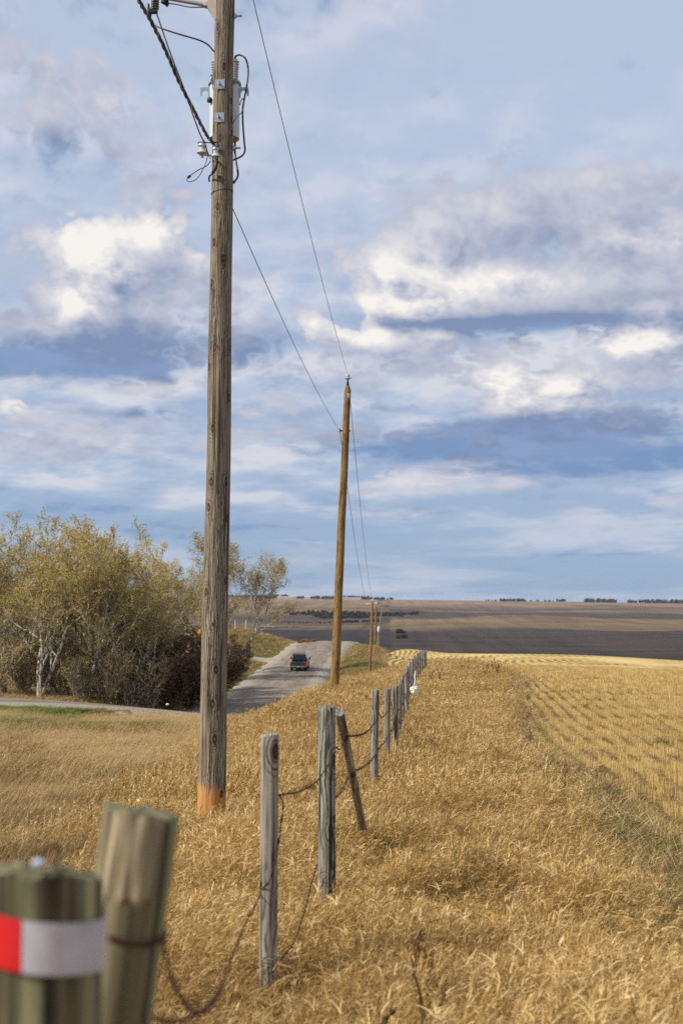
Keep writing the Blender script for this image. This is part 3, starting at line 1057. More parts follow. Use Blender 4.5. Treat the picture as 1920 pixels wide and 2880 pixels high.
# leads of the transformer
mb = MB().tube([Lt(p) for p in smooth_pts([P(660, 166, 17.35), P(663, 158, 17.34), P(676, 155, 17.33), P(691, 166, 17.3), P(698, 195, 17.28), P(696, 228, 17.26), P(689, 268, 17.24), P(683, 305, 17.22), P(683, 345, 17.22), P(687, 400, 17.2), P(689, 422, 17.18), P(682, 437, 17.15), P(664, 447, 17.08), P(650, 452, 17.02)])], .011, 8)
mb.build('lead_wire', m_wire_k, tr)
mb = MB().tube([Lt(p) for p in smooth_pts([P(653, 352, 17.02), P(660, 338, 17.05), P(668, 327, 17.1), P(679, 317, 17.18), P(684, 302, 17.22), P(685, 284, 17.24), P(682, 277, 17.26), P(677, 285, 17.28), P(675, 296, 17.3)])], .006, 6)
mb.build('tank_ground', m_wire_a, tr)
mb = MB().tube([Lt(p) for p in smooth_pts([P(661, 400, 17.3), P(661, 430, 17.28), P(664, 455, 17.24), P(669, 485, 17.2), P(668, 498, 17.16), P(661, 509, 17.1), P(654, 513, 17.04), P(648, 512, 17.0)])], .013, 8)
mb.build('lead_wire', m_wire_k, tr)
mb = MB().tube([Lt(P(659, 512, 17.06)), Lt(P(650, 513, 17.02))], .02, 8)
mb.build('connector', m_black, tr)


def spool_insulator(parent, c, origin, axis_len=.16, r=.055, name='spool_insulator'):
    """white spool on a strap, its axis upright"""
    c = Vector(c) - origin
    mb = MB().lathe([(r * .6, -.055), (r, -.05), (r, -.032), (r * .66, -.018), (r * .66, .018), (r, .032), (r * .92, .05), (r * .55, .055)], c, (0, 0, 1), 20)
    mb.lathe([(r * .8, -.06), (r * 1.25, -.055), (r * .8, -.02)], c, (0, 0, 1), 20)
    return mb.build(name, m_porc_w, parent)


# clevis with spool on the left, and one on the front
sp1 = P(569, 418, 16.95)
spool_insulator(pole1, sp1, B1)
mb = MB()
a_ = L1(sp1)
for dz in (.075, -.082):
    mb.box(a_ + Vector((.10, 0, dz)), (.27, .03, .012), Matrix.Rotation(R(1), 3, 'Y'))
mb.lathe([(.008, -.11), (.008, .1)], a_, (0, 0, 1), 8)
mb.lathe([(.02, -.11), (.02, -.095)], a_, (0, 0, 1), 8)
mb.box(a_ + Vector((-.01, 0, .078)), (.09, .05, .02))
mb.box(a_ + Vector((.225, 0, 0)), (.02, .05, .17))
mb.build('clevis', m_galv, pole1, bevel=.003)
sp2 = P(607, 428, 16.78)
spool_insulator(pole1, sp2, B1, r=.045)
mb = MB()
a_ = L1(sp2)
for dz in (.068, -.075):
    mb.box(a_ + Vector((.004, .05, dz)), (.035, .16, .012))
mb.lathe([(.008, -.10), (.008, .09)], a_, (0, 0, 1), 8)
mb.build('clevis', m_galv, pole1, bevel=.003)
mb = MB().box(L1(P(559, 1776, 17.02)) + Vector((.01, 0, 0)), (.03, .012, .045))
mb.build('marker_tag', m_orange, pole1, smooth=False, bevel=.002)
for pts, r, mt in (
        ([P(602, 402, 16.84), P(608, 399, 16.8), P(613, 402, 16.79), P(614, 420, 16.79), P(610, 455, 16.79), P(606, 478, 16.8), P(598, 488, 16.83), P(590, 495, 16.9), P(588, 500, 16.95), P(589, 510, 17.02)], .011, m_wire_k),
        ([P(597, 404, 16.86), P(604, 408, 16.82), P(609, 415, 16.78), P(610, 440, 16.77), P(609, 462, 16.77), P(604, 476, 16.79), P(596, 486, 16.82)], .010, m_wire_k),
        ([P(577, 405, 16.96), P(581, 420, 16.95), P(586, 434, 16.93), P(592, 446, 16.9)], .008, m_wire_k),
        ([P(592, 452, 16.9), P(586, 462, 16.92), P(575, 470, 16.95), P(560, 477, 16.95), P(545, 487, 16.95), P(533, 496, 16.95)], .006, m_wire_k),
        ([P(585, 437, 16.92), P(580, 455, 16.95), P(573, 471, 16.95), P(563, 491, 16.97), P(550, 506, 16.98), P(535, 511, 16.98), P(527, 509, 16.97), P(526, 504, 16.96), P(530, 498, 16.95)], .005, m_wire_a)):
    mb = MB().tube([L1(p) for p in smooth_pts(pts, 6)], r, 8)
    mb.build('jumper_wire', mt, pole1)
mb = MB().tube([L1(P(528, 500, 16.95)), L1(P(536, 494, 16.95))], .017, 10)
mb.build('wire_connector', m_black, pole1)
mb = MB().tube([L1(p) for p in smooth_pts([P(604, 478, 16.83), P(597, 487, 16.85)], 4)], .018, 10)
mb.build('wire_connector', m_black, pole1)
# band of wire round the pole
cb = ax1(543)
mb = MB()
rb = rad1(cb.z) + .003
mb.tube([L1(cb) + Vector((rb * math.cos(a), rb * math.sin(a), .02 * math.sin(a + 2))) for a in np.linspace(0, 2 * math.pi, 40)], .004, 6)
mb.build('wire_band', m_black, pole1)

# --- cables that run off the near pole to the upper left
tri = thing('twisted_cable', P(598, 400, 16.87), 'dark twisted service cable running from the near pole to the upper left', 'cable')
tp = smooth_pts([P(598, 402, 16.87), P(580, 378, 16.4), P(545, 310, 15.6), P(505, 232, 14.8), P(465, 140, 14.0), P(425, 60, 13.3), P(390, 0, 12.7), P(366, -50, 12.2)], 26)
for k in range(3):
    pts = []
    for i, p in enumerate(tp):
        a = i * .62 * .5 + k * 2.09
        pts.append(p - Vector(P(598, 400, 16.87)) + Vector((.012 * math.cos(a), 0, .012 * math.sin(a))))
    MB().tube(pts, .0095, 6).build('strand', m_wire_k if k else m_porc_b, tri)
tl = MB().tube(smooth_pts([P(441, 38, 17.05), P(476, 140, 16.95), P(516, 245, 16.9), P(531, 288, 16.9), P(560, 370, 16.9), P(577, 404, 16.93)], 10), .0085, 6)
tag(tl.build('neutral_wire', m_wire_k, origin=P(441, 38, 17.05)), 'thin dark wire from the fuse cutout down to the white spool insulator', 'wire')
tl = MB().tube(smooth_pts([P(425, 40, 17.1), P(424, 55, 17.1), P(434, 70, 17.08), P(460, 82, 17.0), P(510, 98, 16.95), P(560, 113, 16.95), P(585, 126, 16.95), P(602, 145, 16.95)], 10), .010, 8)
tag(tl.build('jumper_wire', m_wire_k, origin=P(425, 40, 17.1)), 'curved black lead from the fuse cutout to the top of the near pole', 'wire')


# --- the other poles
def plain_pole(px0, py0, px1, py1, Y0, Y1, r0, r1, mat, label, rings=24, pin=True, cham=.16, under=.7):
    b, tp_ = P(px0, py0, Y0), P(px1, py1, Y1)
    o = thing('utility_pole', b, label, 'utility pole', 'utility poles along the road')
    d = (tp_ - b)
    shaft(-d.normalized() * under, d, r0, r1, mat, o, rng, rings, 28, cham)
    return o, b, d


pole2, B2, D2 = plain_pole(939, 1965, 977, 1098, 49, 49, .165, .115, m_pole_tan, 'leaning golden tan utility pole, second along the line, white insulator on its tip')
mb = MB()
tp2 = D2 + Vector((0, 0, .12))
mb.lathe([(.045, 0), (.04, .16), (.03, .2), (.018, .22), (.018, .3)], tp2, (.03, 0, 1), 14)
mb.build('pin', m_black, pole2)
mb = MB().lathe([(.05, .26), (.115, .285), (.125, .31), (.06, .335), (.055, .36), (.085, .38), (.085, .40), (.055, .42), (.05, .45), (.02, .47)], tp2, (.03, 0, 1), 20)
mb.build('insulator', m_porc_w, pole2)
mb = MB()
q2 = P(981, 1114, 49) - B2
mb.box(q2 + Vector((-.02, -.115, 0)), (.09, .012, .15))
mb.lathe([(.02, 0), (.02, .03)], q2 + Vector((-.01, -.12, .0)), (0, -1, 0), 8)
mb.build('washer_plate', m_galv, pole2, bevel=.003)
mb = MB()
k2 = P(972, 1212, 49) - B2
mb.box(k2 + Vector((-.15, -.03, 0)), (.09, .06, .05))
mb.box(k2 + Vector((-.2, -.03, .01)), (.03, .05, .14))
mb.box(k2 + Vector((.135, 0, 0)), (.05, .05, .06))
mb.tube([k2 + Vector((-.17, 0, 0)), k2 + Vector((.16, 0, 0))], .015, 8)
mb.build('clevis', m_black, pole2, bevel=.005)

pole3, B3, D3 = plain_pole(1039, 1905, 1046.5, 1700, 150, 150, .165, .12, m_pole_tan, 'brown utility pole, third along the line, standing by the dark grassy hollow', 16)
mb = MB().lathe([(.05, 0), (.04, .3), (.03, .32)], D3, (0, 0, 1), 10)
mb.build('pin', m_black, pole3)
mb = MB().lathe([(.06, .32), (.13, .36), (.14, .42), (.07, .47), (.1, .52), (.06, .58)], D3, (0, 0, 1), 14)
mb.build('insulator', m_porc_w, pole3)
a3 = P(1046, 1700, 150) - B3
mb = MB()
mb.box(a3 + Vector((-.25, 0, 0)), (.45, .1, .12))
mb.lathe([(.06, -.2), (.14, -.15), (.14, -.05), (.08, 0), (.13, .05), (.1, .2)], a3 + Vector((-.42, 0, 0)), (1, 0, .1), 12)
mb.build('side_insulator', m_porc, pole3)
pole4, B4, D4 = plain_pole(1052.5, 1850, 1057.5, 1703, 225, 225, .17, .13, m_pole_tan, 'orange brown utility pole just right of the third pole, white tip', 10)
MB().lathe([(.08, 0), (.14, .1), (.14, .35), (.06, .45)], D4 + Vector((0, 0, .1)), (0, 0, 1), 10).build('insulator', m_porc_w, pole4)
pole5, B5, D5 = plain_pole(1058, 1826, 1074, 1712, 300, 300, .16, .13, m_pole_dark, 'thin grey utility pole tilting right beyond the field crest', 8)
MB().lathe([(.15, 0), (.28, .2), (.28, .9), (.15, 1.2)], P(1063.5, 1778, 299.6) - B5, (.1, 0, 1), 12).build('pole_box', m_tank, pole5)
pole6, B6, D6 = plain_pole(1065, 1824, 1066.5, 1789, 330, 330, .14, .12, m_pole_dark, 'short dark pole stub beside the tilted pole', 6, cham=0)
# guy wire
gw = MB().tube([P(1043, 1715, 150), P(1030, 1830, 158)], .012, 5)
tag(gw.build('guy_wire', m_wire_a, origin=P(1030, 1830, 158)), 'thin guy wire slanting down left of the third pole', 'wire')


# --- wires from pole to pole
def span(a, b, sag, label, r=.0065, n=40):
    mb = MB().tube(sag_pts(a, b, sag, n), r, 6, False)
    return tag(mb.build('power_line', m_wire_a, origin=Vector(a)), label, 'power line', 'power lines strung between the poles')


ins2 = B2 + tp2 + Vector((.01, 0, .44))
span(P(651, -262, 17.0), ins2, .25, 'thin wire from above the frame to the white insulator on the tan pole')
span(P(649, 574, 17.12), B2 + k2 + Vector((-.2, -.03, .0)), .2, 'thin wire from the side of the near pole to the clevis of the tan pole')
span(ins2, B3 + D3 + Vector((0, 0, .55)), 1.2, 'faint wire from the tip of the tan pole to the tip of the third pole', .011)
span(B2 + k2 + Vector((-.2, -.03, 0)), B3 + a3 + Vector((-.4, 0, 0)), 1.25, 'faint wire from the tan pole clevis to the side arm of the third pole', .011)
span(B3 + D3 + Vector((0, 0, .55)), B4 + D4 + Vector((0, 0, .5)), .8, 'far wire joining the third pole and the orange brown pole', .012)


# ------------------------------------------------------------------ fence
m_post = wood('grey_post_wood', (.085, .072, .055), (.215, .19, .15), (.40, .365, .30), knot=(.07, .05, .035), knot_scale=(4.0, 1.6), grain=1.0, rings=.8, stripes=1.0)
m_post_l = wood('pale_post_wood', (.11, .092, .068), (.28, .25, .195), (.48, .44, .36), knot=(.09, .06, .04), knot_scale=(4.0, 1.4), grain=.9, rings=.7, stripes=.9)
m_post_g = wood('green_treated_wood', (.065, .068, .036), (.15, .15, .082), (.30, .28, .16), grain=.42, rings=0, stripes=.95, tint=(.19, .145, .08), broad=1.0)
m_split = wood('split_wood', (.12, .08, .045), (.38, .30, .185), (.64, .54, .37), grain=.6, rings=0, stripes=.9, broad=.9)
m_rust = simple('rusty_wire', (.075, .036, .022), .85, .2, .2, .35, 60)
m_red = simple('red_tape', (.58, .012, .018), .35, 0, .5, .2, 14)
m_silver = simple('white_tape', (.54, .55, .60), .3, .25, .6, .3, 22)


def round_post(base, top, r, mat, parent, rng, n=48, rough=.05, name='post', flare=0.06, tilt_top=(0, 0), rings=30, rag=.008):
    """weathered post with drying checks down its length and a ragged cut top"""
    base, top = Vector(base), Vector(top)
    d = (top - base)
    L = d.length
    ax = d.normalized()
    u = Vector((1, 0, 0))
    u = (u - ax * u.dot(ax)).normalized()
    w = ax.cross(u)
    mb = MB()
    checks = [(rng.uniform(0, 6.28), rng.uniform(.02, .06) * (1 if n < 60 else 1.3), rng.uniform(.02, rough * 2.6 + .02) * rng.random() ** .6, rng.uniform(0, 6)) for _ in range(8 if n < 60 else 15)]
    ph = [rng.uniform(0, 6.28) for _ in range(5)]

    def rr(th, s):
        k = 1 + .02 * math.sin(2 * th + ph[0]) + .018 * math.sin(3 * th + ph[1] + s) + .004 * math.sin(9 * th + ph[2] + s * 2.7) + .003 * math.sin(17 * th + ph[3] + 3 * math.sin(s * 2))
        for (c, wd, dp, q_) in checks:
            dd = (th - c - .10 * math.sin(s * 1.9 + q_) - .04 * math.sin(s * 7 + q_ * 2) + math.pi) % (2 * math.pi) - math.pi
            k -= dp * math.exp(-(dd / wd) ** 2) * (.55 + .45 * math.sin(s * 1.3 + q_))
        return k
    c0 = 2 * math.pi * r
    for i in range(rings + 1):
        s = i / rings * L
        for k in range(n):
            th = 2 * math.pi * k / n
            rad = r * rr(th, s) * (1 + flare * (1 - i / rings) * .5 + .006 * math.sin(s * 8 + ph[4]))
            p = base + ax * s + u * (rad * math.cos(th)) + w * (rad * math.sin(th))
            if i == rings:
                p += ax * (rag * (.6 * math.sin(5 * th + ph[0]) * math.sin(2 * th + ph[1]) + .14 * math.sin(13 * th + ph[3]) + .12 * math.sin(23 * th + ph[2])) + (rr(th, s) - 1) * r * 1.2 + tilt_top[0] * math.cos(th) + tilt_top[1] * math.sin(th) - rag * .5)
            mb.v.append(p)
    for i in range(rings):
        for k in range(n):
            k2 = (k + 1) % n
            s0, s1 = i / rings * L, (i + 1) / rings * L
            mb.face((i * n + k, i * n + k2, (i + 1) * n + k2, (i + 1) * n + k), [(k / n * c0, s0), ((k + 1) / n * c0, s0), ((k + 1) / n * c0, s1), (k / n * c0, s1)])
    # top: rounded rim ring, then a sunken rough centre
    e = rings * n
    b2 = len(mb.v)
    for j, (f_, h_) in enumerate(((.93, .004), (.6, .002), (.25, -.002))):
        for k in range(n):
            th = 2 * math.pi * k / n
            p = mb.v[e + k]
            c = base + ax * L
            q_ = c + (p - c) * f_
            q_ += ax * (h_ + rng.uniform(-.0015, .0015))
            mb.v.append(q_)
    for j in range(3):
        lo = e if j == 0 else b2 + (j - 1) * n
        hi = b2 + j * n
        for k in range(n):
            k2 = (k + 1) % n
            mb.face((lo + k, lo + k2, hi + k2, hi + k), [(.01 * k, j * .01)] * 4)
    mb.face([b2 + 2 * n + k for k in range(n)])
    return mb.build(name, mat, parent, smooth=True, angle=48)


FG = 'fence posts along the field edge'
# nearest post with red and white band
Yp = 2.0
zc_ = P(131, 2443, Yp)
pa = thing('fence_post', (zc_.x, Yp, zc_.z - 1.33), 'greenish treated post with red and white reflective band, nearest and out of focus', 'fence post', FG)
rp = .0785
lean = Vector((-.065, 0, 0))
round_post(Vector((0, 0, -.3)) + lean * 0, Vector((0, 0, 1.33)) - Vector((0, 0, 0)), rp, m_post_g, pa, random.Random(11), 110, .06, 'post', .0, (-.009, -.010), 40, .012)


def band(parent, z0, z1, r, a0, a1, mat, name, n=40, sag=0.0):
    mb = MB()
    for j, (rr_, ) in enumerate(((r,), (r + .0015,))):
        for i in range(n + 1):
            a = lerp(a0, a1, i / n)
            for z in (z0, z1):
                mb.v.append(Vector((rr_ * math.cos(a), rr_ * math.sin(a), z + sag * math.cos(a))))
    m_ = 2 * (n + 1)
    for i in range(n):
        mb.face((m_ + 2 * i, m_ + 2 * i + 2, m_ + 2 * i + 3, m_ + 2 * i + 1))
        mb.face((2 * i, 2 * i + 1, 2 * i + 3, 2 * i + 2))
        mb.face((2 * i, 2 * i + 2, m_ + 2 * i + 2, m_ + 2 * i))
        mb.face((2 * i + 1, m_ + 2 * i + 1, m_ + 2 * i + 3, 2 * i + 3))
    mb.face((0, m_, m_ + 1, 1))
    mb.face((2 * n, 2 * n + 1, m_ + 2 * n + 1, m_ + 2 * n))
    return mb.build(name, mat, parent, smooth=True)


zb0 = P(122, 2737, Yp - rp).z - (zc_.z - 1.33)
zb1 = P(122, 2590, Yp - rp).z - (zc_.z - 1.33)
band(pa, zb0, zb1, rp * 1.07, R(261), R(385), m_silver, 'white_band', sag=-.010)
band(pa, zb0, zb1, rp * 1.07, R(130), R(260), m_red, 'red_band', sag=-.010)
# loose staple wire on its top
mb = MB().tube([Vector(p) - Vector(pa.location) for p in smooth_pts([P(70, 2440, 1.98), P(95, 2418, 1.99), P(120, 2400, 2.0), P(150, 2378, 2.02), P(166, 2390, 2.03), P(160, 2420, 2.03), P(150, 2440, 2.03)])], .003, 6)
mb.build('staple_wire', m_rust, pa)
mb = MB().lathe([(.0, 0), (.009, .003), (.010, .008), (.004, .012)], P(108, 2428, 1.98) - Vector(pa.location) - Vector((0, 0, .006)), (0, 0, 1), 10)
mb.build('staple', m_silver, pa)

# second post, its upper half split away
Y2 = 2.42
tpz = P(399, 2270, Y2)
bz = P(320, 2853, Y2)
ldir = (tpz - bz).normalized()
pb = thing('fence_post', tpz - ldir * 1.35, 'leaning greenish post with pale split face on its top half and rusty wire round it', 'fence post', FG)
r2 = .064
L2 = lambda p: Vector(p) - Vector(pb.location)
round_post(ldir * -.3, ldir * 1.345, r2, m_post_g, pb, random.Random(23), 100, .06, 'post', .0, (-.003, -.004), 40, .010)
# the split face: a flat slab of bare, torn wood standing just proud of the round
mb = MB()
ztop_, zbot_ = 1.342, 1.342 - (P(399, 2270, Y2).z - P(399, 2512, Y2).z)
rg = random.Random(4)
cols = 15
ax_u = (Vector((1, 0, 0)) - ldir * ldir.x).normalized()
ax_w = ldir.cross(ax_u)
for j in range(13):
    h = lerp(zbot_, ztop_, j / 12)
    for i in range(cols):
        a = lerp(R(214), R(318), i / (cols - 1))
        rr_ = r2 * (1.045 + .03 * math.sin(i * 2.1) + .025 * math.sin(i * 4.7 + j * .3))
        rag_ = 0
        if j == 0: rag_ = .012 * math.sin(i * 1.7) + .008 * math.sin(i * 3.9)
        if j == 12: rag_ = .006 * math.sin(i * 2.3)
        if i in (0, cols - 1) or j == 0: rr_ = r2 * .97
        mb.v.append(ldir * (h + rag_) + ax_u * (rr_ * math.cos(a)) + ax_w * (rr_ * math.sin(a)))
for j in range(12):
    for i in range(cols - 1):
        a = j * cols + i
        mb.face((a, a + 1, a + cols + 1, a + cols), [(i * .009, j * .014), ((i + 1) * .009, j * .014), ((i + 1) * .009, (j + 1) * .014), (i * .009, (j + 1) * .014)])
mb.build('split_face', m_split, pb, smooth=False)
# rusty wire wrapped round it
for py, rr_ in ((2617, .004), (2622, .0035)):
    h = (L2(P(370, py, Y2)).dot(ldir))
    mb = MB().tube([ldir * (h + .004 * math.sin(a * 2)) + ax_u * ((r2 * 1.05) * math.cos(a)) + ax_w * (r2 * 1.05 * math.sin(a)) for a in np.linspace(0, 6.283, 36)], rr_, 6)
    mb.build('wire_wrap', m_rust, pb)

rngp = random.Random(77)


def simple_post(px_t, py_t, px_b, Y, r, h, label, mat, n=44, seed=0, tilt=(0, 0), rough=.05, rings=26, name='fence_post', group=FG, under=.4):
    top = P(px_t, py_t, Y)
    bx = P(px_b, py_t, Y).x
    bot = Vector((bx, Y, top.z - h))
    # the weathered post is one plain round stem: a thing without parts
    d = (top - bot).normalized()
    me_o = round_post(-d * under, top - bot, r, mat, None, random.Random(seed), n, rough, name, .05, tilt, rings, .006)
    me_o.location = bot
    return tag(me_o, label, 'fence post', group)


simple_post(759, 2066, 755, 7.4, .0465, 1.34, 'pale slim round post with cracked top, in the foreground grass', m_post_l, 52, 31, (.004, .0), .07)
simple_post(918.5, 1987, 919, 9.6, .0585, 1.30, 'thick grey grooved post with the leaning brace against its right side', m_post, 56, 32, (0, 0), .08)
# brace leaning on the thick post
bt, bb = P(954, 2003, 9.9), P(1023, 2345, 11.9)
br = thing('brace_post', bb, 'slanted grey pole propped against the thick grooved fence post', 'brace post')
dd = (bb - bt).normalized()
round_post(dd * .6, bt - bb, .034, m_post, br, random.Random(8), 36, .06, 'pole', .0, (0, 0), 24, .004)
ordn = ['third', 'fourth', 'fifth', 'sixth', 'seventh', 'eighth', 'ninth', 'tenth', 'eleventh', 'twelfth', 'thirteenth', 'fourteenth', 'fifteenth', 'last']
marks = ['slim grey post standing alone right of the slanted brace', 'smooth grey post, second one beyond the slanted brace', 'thick grey post, third one beyond the slanted brace',
         'knotty dark post, fourth one beyond the slanted brace', 'pale stout post rising above its neighbour, fifth beyond the slanted brace', 'grey post, sixth one beyond the slanted brace',
         'grey post, seventh one beyond the slanted brace', 'grey post, eighth one beyond the slanted brace, level with the white bag', 'grey post just past the white bag, ninth beyond the slanted brace',
         'distant grey post, tenth beyond the slanted brace', 'distant grey post, fifth from the far end of the fence', 'distant grey post, fourth from the far end of the fence',
         'distant grey post, third from the far end of the fence', 'distant grey post, next to last at the far end of the fence']
wd = [.048, .048, .054, .043, .052, .052, .05, .05, .052, .05, .05, .05, .05, .05]
tops = [(P(759, 2066, 7.4), .047), (P(918.5, 1987, 9.6), .058)]
for i, (px, py, Y) in enumerate(POSTS):
    lean_ = [-5, -4, 1, -3, 2, 3, 1, 2, 1, .5, .5, 0, 0, 0][i]
    simple_post(px, py, px + lean_, Y, wd[i], 1.34, marks[i], m_post, 40 if i < 4 else 22, 100 + i, (rngp.uniform(-.004, .004), 0), .06, 20 if i < 4 else 10)
    tops.append((P(px, py, Y), wd[i]))
pxl = P(1197, 1831, 79)
simple_post(1197, 1831, 1197.5, 79, .05, 1.3, 'distant grey post at the very end of the fence line', m_post, 20, 140, (0, 0), .05, 8)
tops.append((pxl, .05))


def barbed(pts, label, r=.0026, barb=.11, n=10, parent=None, m=None):
    """two twisted strands with barbs, one mesh"""
    pts = smooth_pts(pts, n)
    mb = MB()
    cum = [0.0]
    for i in range(1, len(pts)): cum.append(cum[-1] + (pts[i] - pts[i - 1]).length)
    # resample
    st = .018 if cum[-1] < 6 else .05
    N = max(8, int(cum[-1] / st))
    rs = []
    j = 0
    for k in range(N + 1):
        s = cum[-1] * k / N
        while j < len(cum) - 2 and cum[j + 1] < s: j += 1
        tt = (s - cum[j]) / max(1e-6, cum[j + 1] - cum[j])
        rs.append(lerp(pts[j], pts[j + 1], min(1, max(0, tt))))
    for k in (0, 1):
        q_ = []
        for i, p in enumerate(rs):
            a = i * 1.0 + k * math.pi
            q_.append(p + Vector((math.cos(a) * r * .9, 0, math.sin(a) * r * .9)))
        mb.tube(q_, r, 5, False)
    rg = random.Random(int(cum[-1] * 1000))
    s = .06
    while s < cum[-1] - .03:
        p = rs[min(N, int(s / cum[-1] * N))]
        t = (rs[min(N, int(s / cum[-1] * N) + 1)] - p)
        t = t.normalized() if t.length > 1e-6 else Vector((0, 1, 0))
        mb.tube([p - t * .007, p + t * .007], r * 2.3, 6)
        for _ in range(4):
            d = Vector((rg.uniform(-1, 1), rg.uniform(-.4, .4), rg.uniform(-1, 1))).normalized()
            mb.tube([p, p + d * .017], [r * .8, r * .2], 4)
        s += barb
    o = mb.build('barbed_wire', m_rust, None, origin=rs[0])
    return tag(o, label, 'barbed wire', 'rusty barbed wire of the fence')


# loose strands near the camera, as they hang
barbed([P(452, 2622, 2.43), P(462, 2660, 2.5), P(478, 2735, 2.7), P(500, 2790, 3.0), P(560, 2850, 3.6), P(612, 2800, 4.3), P(649, 2700, 5.2), P(692, 2596, 6.2), P(728, 2523, 7.3), P(733, 2480, 7.36)],
       'rusty barbed wire drooping from the leaning greenish post up to the pale slim post', .0019)
barbed([P(300, 2866, 2.36), P(420, 2862, 2.6), P(500, 2872, 3.0), P(575, 2835, 3.7), P(630, 2770, 4.5)], 'rusty barbed wire end lying low across the bottom left grass', .0019)
barbed([P(733, 2500, 7.36), P(757, 2478, 7.33), P(779, 2395, 7.36), P(790, 2320, 7.42), P(796, 2260, 7.44), P(784, 2236, 7.42)], 'short rusty wire loop stapled to the right side of the pale slim post')
barbed([P(760, 2738, 7.2), P(790, 2700, 7.35), P(830, 2640, 7.7), P(862, 2540, 8.4), P(880, 2470, 9.0), P(892, 2430, 9.5)], 'low rusty barbed wire between the pale slim post and the thick grooved post')
barbed([P(783, 2236, 7.4), P(810, 2232, 7.7), P(835, 2228, 8.1), P(870, 2212, 8.7), P(895, 2192, 9.3), P(922, 2151, 9.53), P(945, 2112, 9.56)], 'rusty barbed wire from the pale slim post across the front of the thick post')
barbed([P(944, 2100, 9.6), P(955, 2108, 9.7), P(962, 2095, 9.75), P(968, 2072, 9.82), P(975, 2064, 9.9)], 'short bent wire between the thick grooved post and the slanted brace')
barbed([P(970, 2066, 9.86), P(985, 2070, 10.5), P(1005, 2068, 11.5), P(1022, 2064, 13), P(1040, 2050, 15), P(1062, 2020, 17.44)], 'rusty barbed wire from the top of the slanted brace to the slim grey post')
barbed([P(944, 2243, 9.58), P(958, 2228, 9.9), P(975, 2196, 10.3), P(994, 2170, 11), P(1020, 2158, 13), P(1042, 2140, 15), P(1057, 2120, 17.4)], 'lower rusty barbed wire from the thick post past the brace')
barbed([P(1065, 2006, 17.46), P(1073, 2018, 18.8), P(1083, 2010, 20), P(1094, 1995, 21.9)], 'upper rusty barbed wire between the first two posts beyond the brace')
barbed([P(1062, 2110, 17.5), P(1073, 2095, 19), P(1084, 2083, 20.5), P(1095, 2062, 21.9)], 'lower rusty barbed wire between the first two posts beyond the brace')
barbed([P(1099, 1974, 22), P(1103, 1992, 23), P(1106, 2030, 24.5), P(1112, 2054, 25.9)], 'sagging rusty wire between the second and third posts beyond the brace')
barbed([P(1097, 2055, 22), P(1104, 2052, 23.5), P(1112, 2036, 25.9), P(1118, 2022, 27), P(1124, 2035, 30.4)], 'lower rusty wire along the third post beyond the brace')
for lev, nm in ((.42, 'upper'), (.78, 'lower')):
    pts = []
    for i in range(4, len(tops)):
        p, r_ = tops[i]
        c = Vector((p.x + r_ * .9, p.y - r_ * .5, p.z - lev))
        if pts:
            pr = pts[-1]
            m_ = (pr + c) / 2
            m_.z -= .16 + .1 * math.sin(i * 2.1)
            pts.append(m_)
        pts.append(c)
    barbed(pts, nm + ' rusty barbed wire strung along the far grey posts', .004, .35, 6)


# ------------------------------------------------------------------ grasses
nrg = np.random.default_rng(42)


def ribbons(N, base, az, phi0, droop, length, width, nseg=3, roll=None, tint=None, taper=.15, rg=nrg):
    """N curved blades -> verts, quads, tint"""
    s = np.linspace(0, 1, nseg + 1)
    phi = phi0[:, None] + droop[:, None] * s[None]
    ds = length[:, None] / nseg
    dr = np.sin(phi) * ds
    dz = np.cos(phi) * ds
    r = np.concatenate([np.zeros((N, 1)), np.cumsum((dr[:, 1:] + dr[:, :-1]) / 2, 1)], 1)
    z = np.concatenate([np.zeros((N, 1)), np.cumsum((dz[:, 1:] + dz[:, :-1]) / 2, 1)], 1)
    ca, sa = np.cos(az)[:, None], np.sin(az)[:, None]
    c = np.stack([base[:, 0:1] + r * ca, base[:, 1:2] + r * sa, base[:, 2:3] + z], -1)
    if roll is None: roll = rg.uniform(-1.2, 1.2, N)
    wv = np.stack([-np.sin(az) * np.cos(roll), np.cos(az) * np.cos(roll), np.sin(roll)], -1)[:, None, :]
    wd = (width[:, None] * (1 - (1 - taper) * s[None] ** 1.5))[..., None] / 2
    v = np.stack([c - wv * wd, c + wv * wd], 2)          # N, seg+1, 2, 3
    k = nseg + 1
    idx = np.arange(N * k * 2).reshape(N, k, 2)
    f = np.stack([idx[:, :-1, 0], idx[:, :-1, 1], idx[:, 1:, 1], idx[:, 1:, 0]], -1).reshape(-1, 4)
    if tint is None: tint = rg.uniform(0, 1, N)
    ti = np.repeat(tint, k * 2)
    return v.reshape(-1, 3), f, ti, c


def joined(parts):
    vs, fs, ts, o = [], [], [], 0
    for p in parts:
        vs.append(p[0]); fs.append(p[1] + o); ts.append(p[2])
        o += len(p[0])
    return np.concatenate(vs), np.concatenate(fs), np.concatenate(ts)


def disc(N, rad, rg=nrg):
    a = rg.uniform(0, 6.283, N)
    r = rad * np.sqrt(rg.uniform(0, 1, N))
    return np.stack([r * np.cos(a), r * np.sin(a), np.full(N, -.03)], -1)


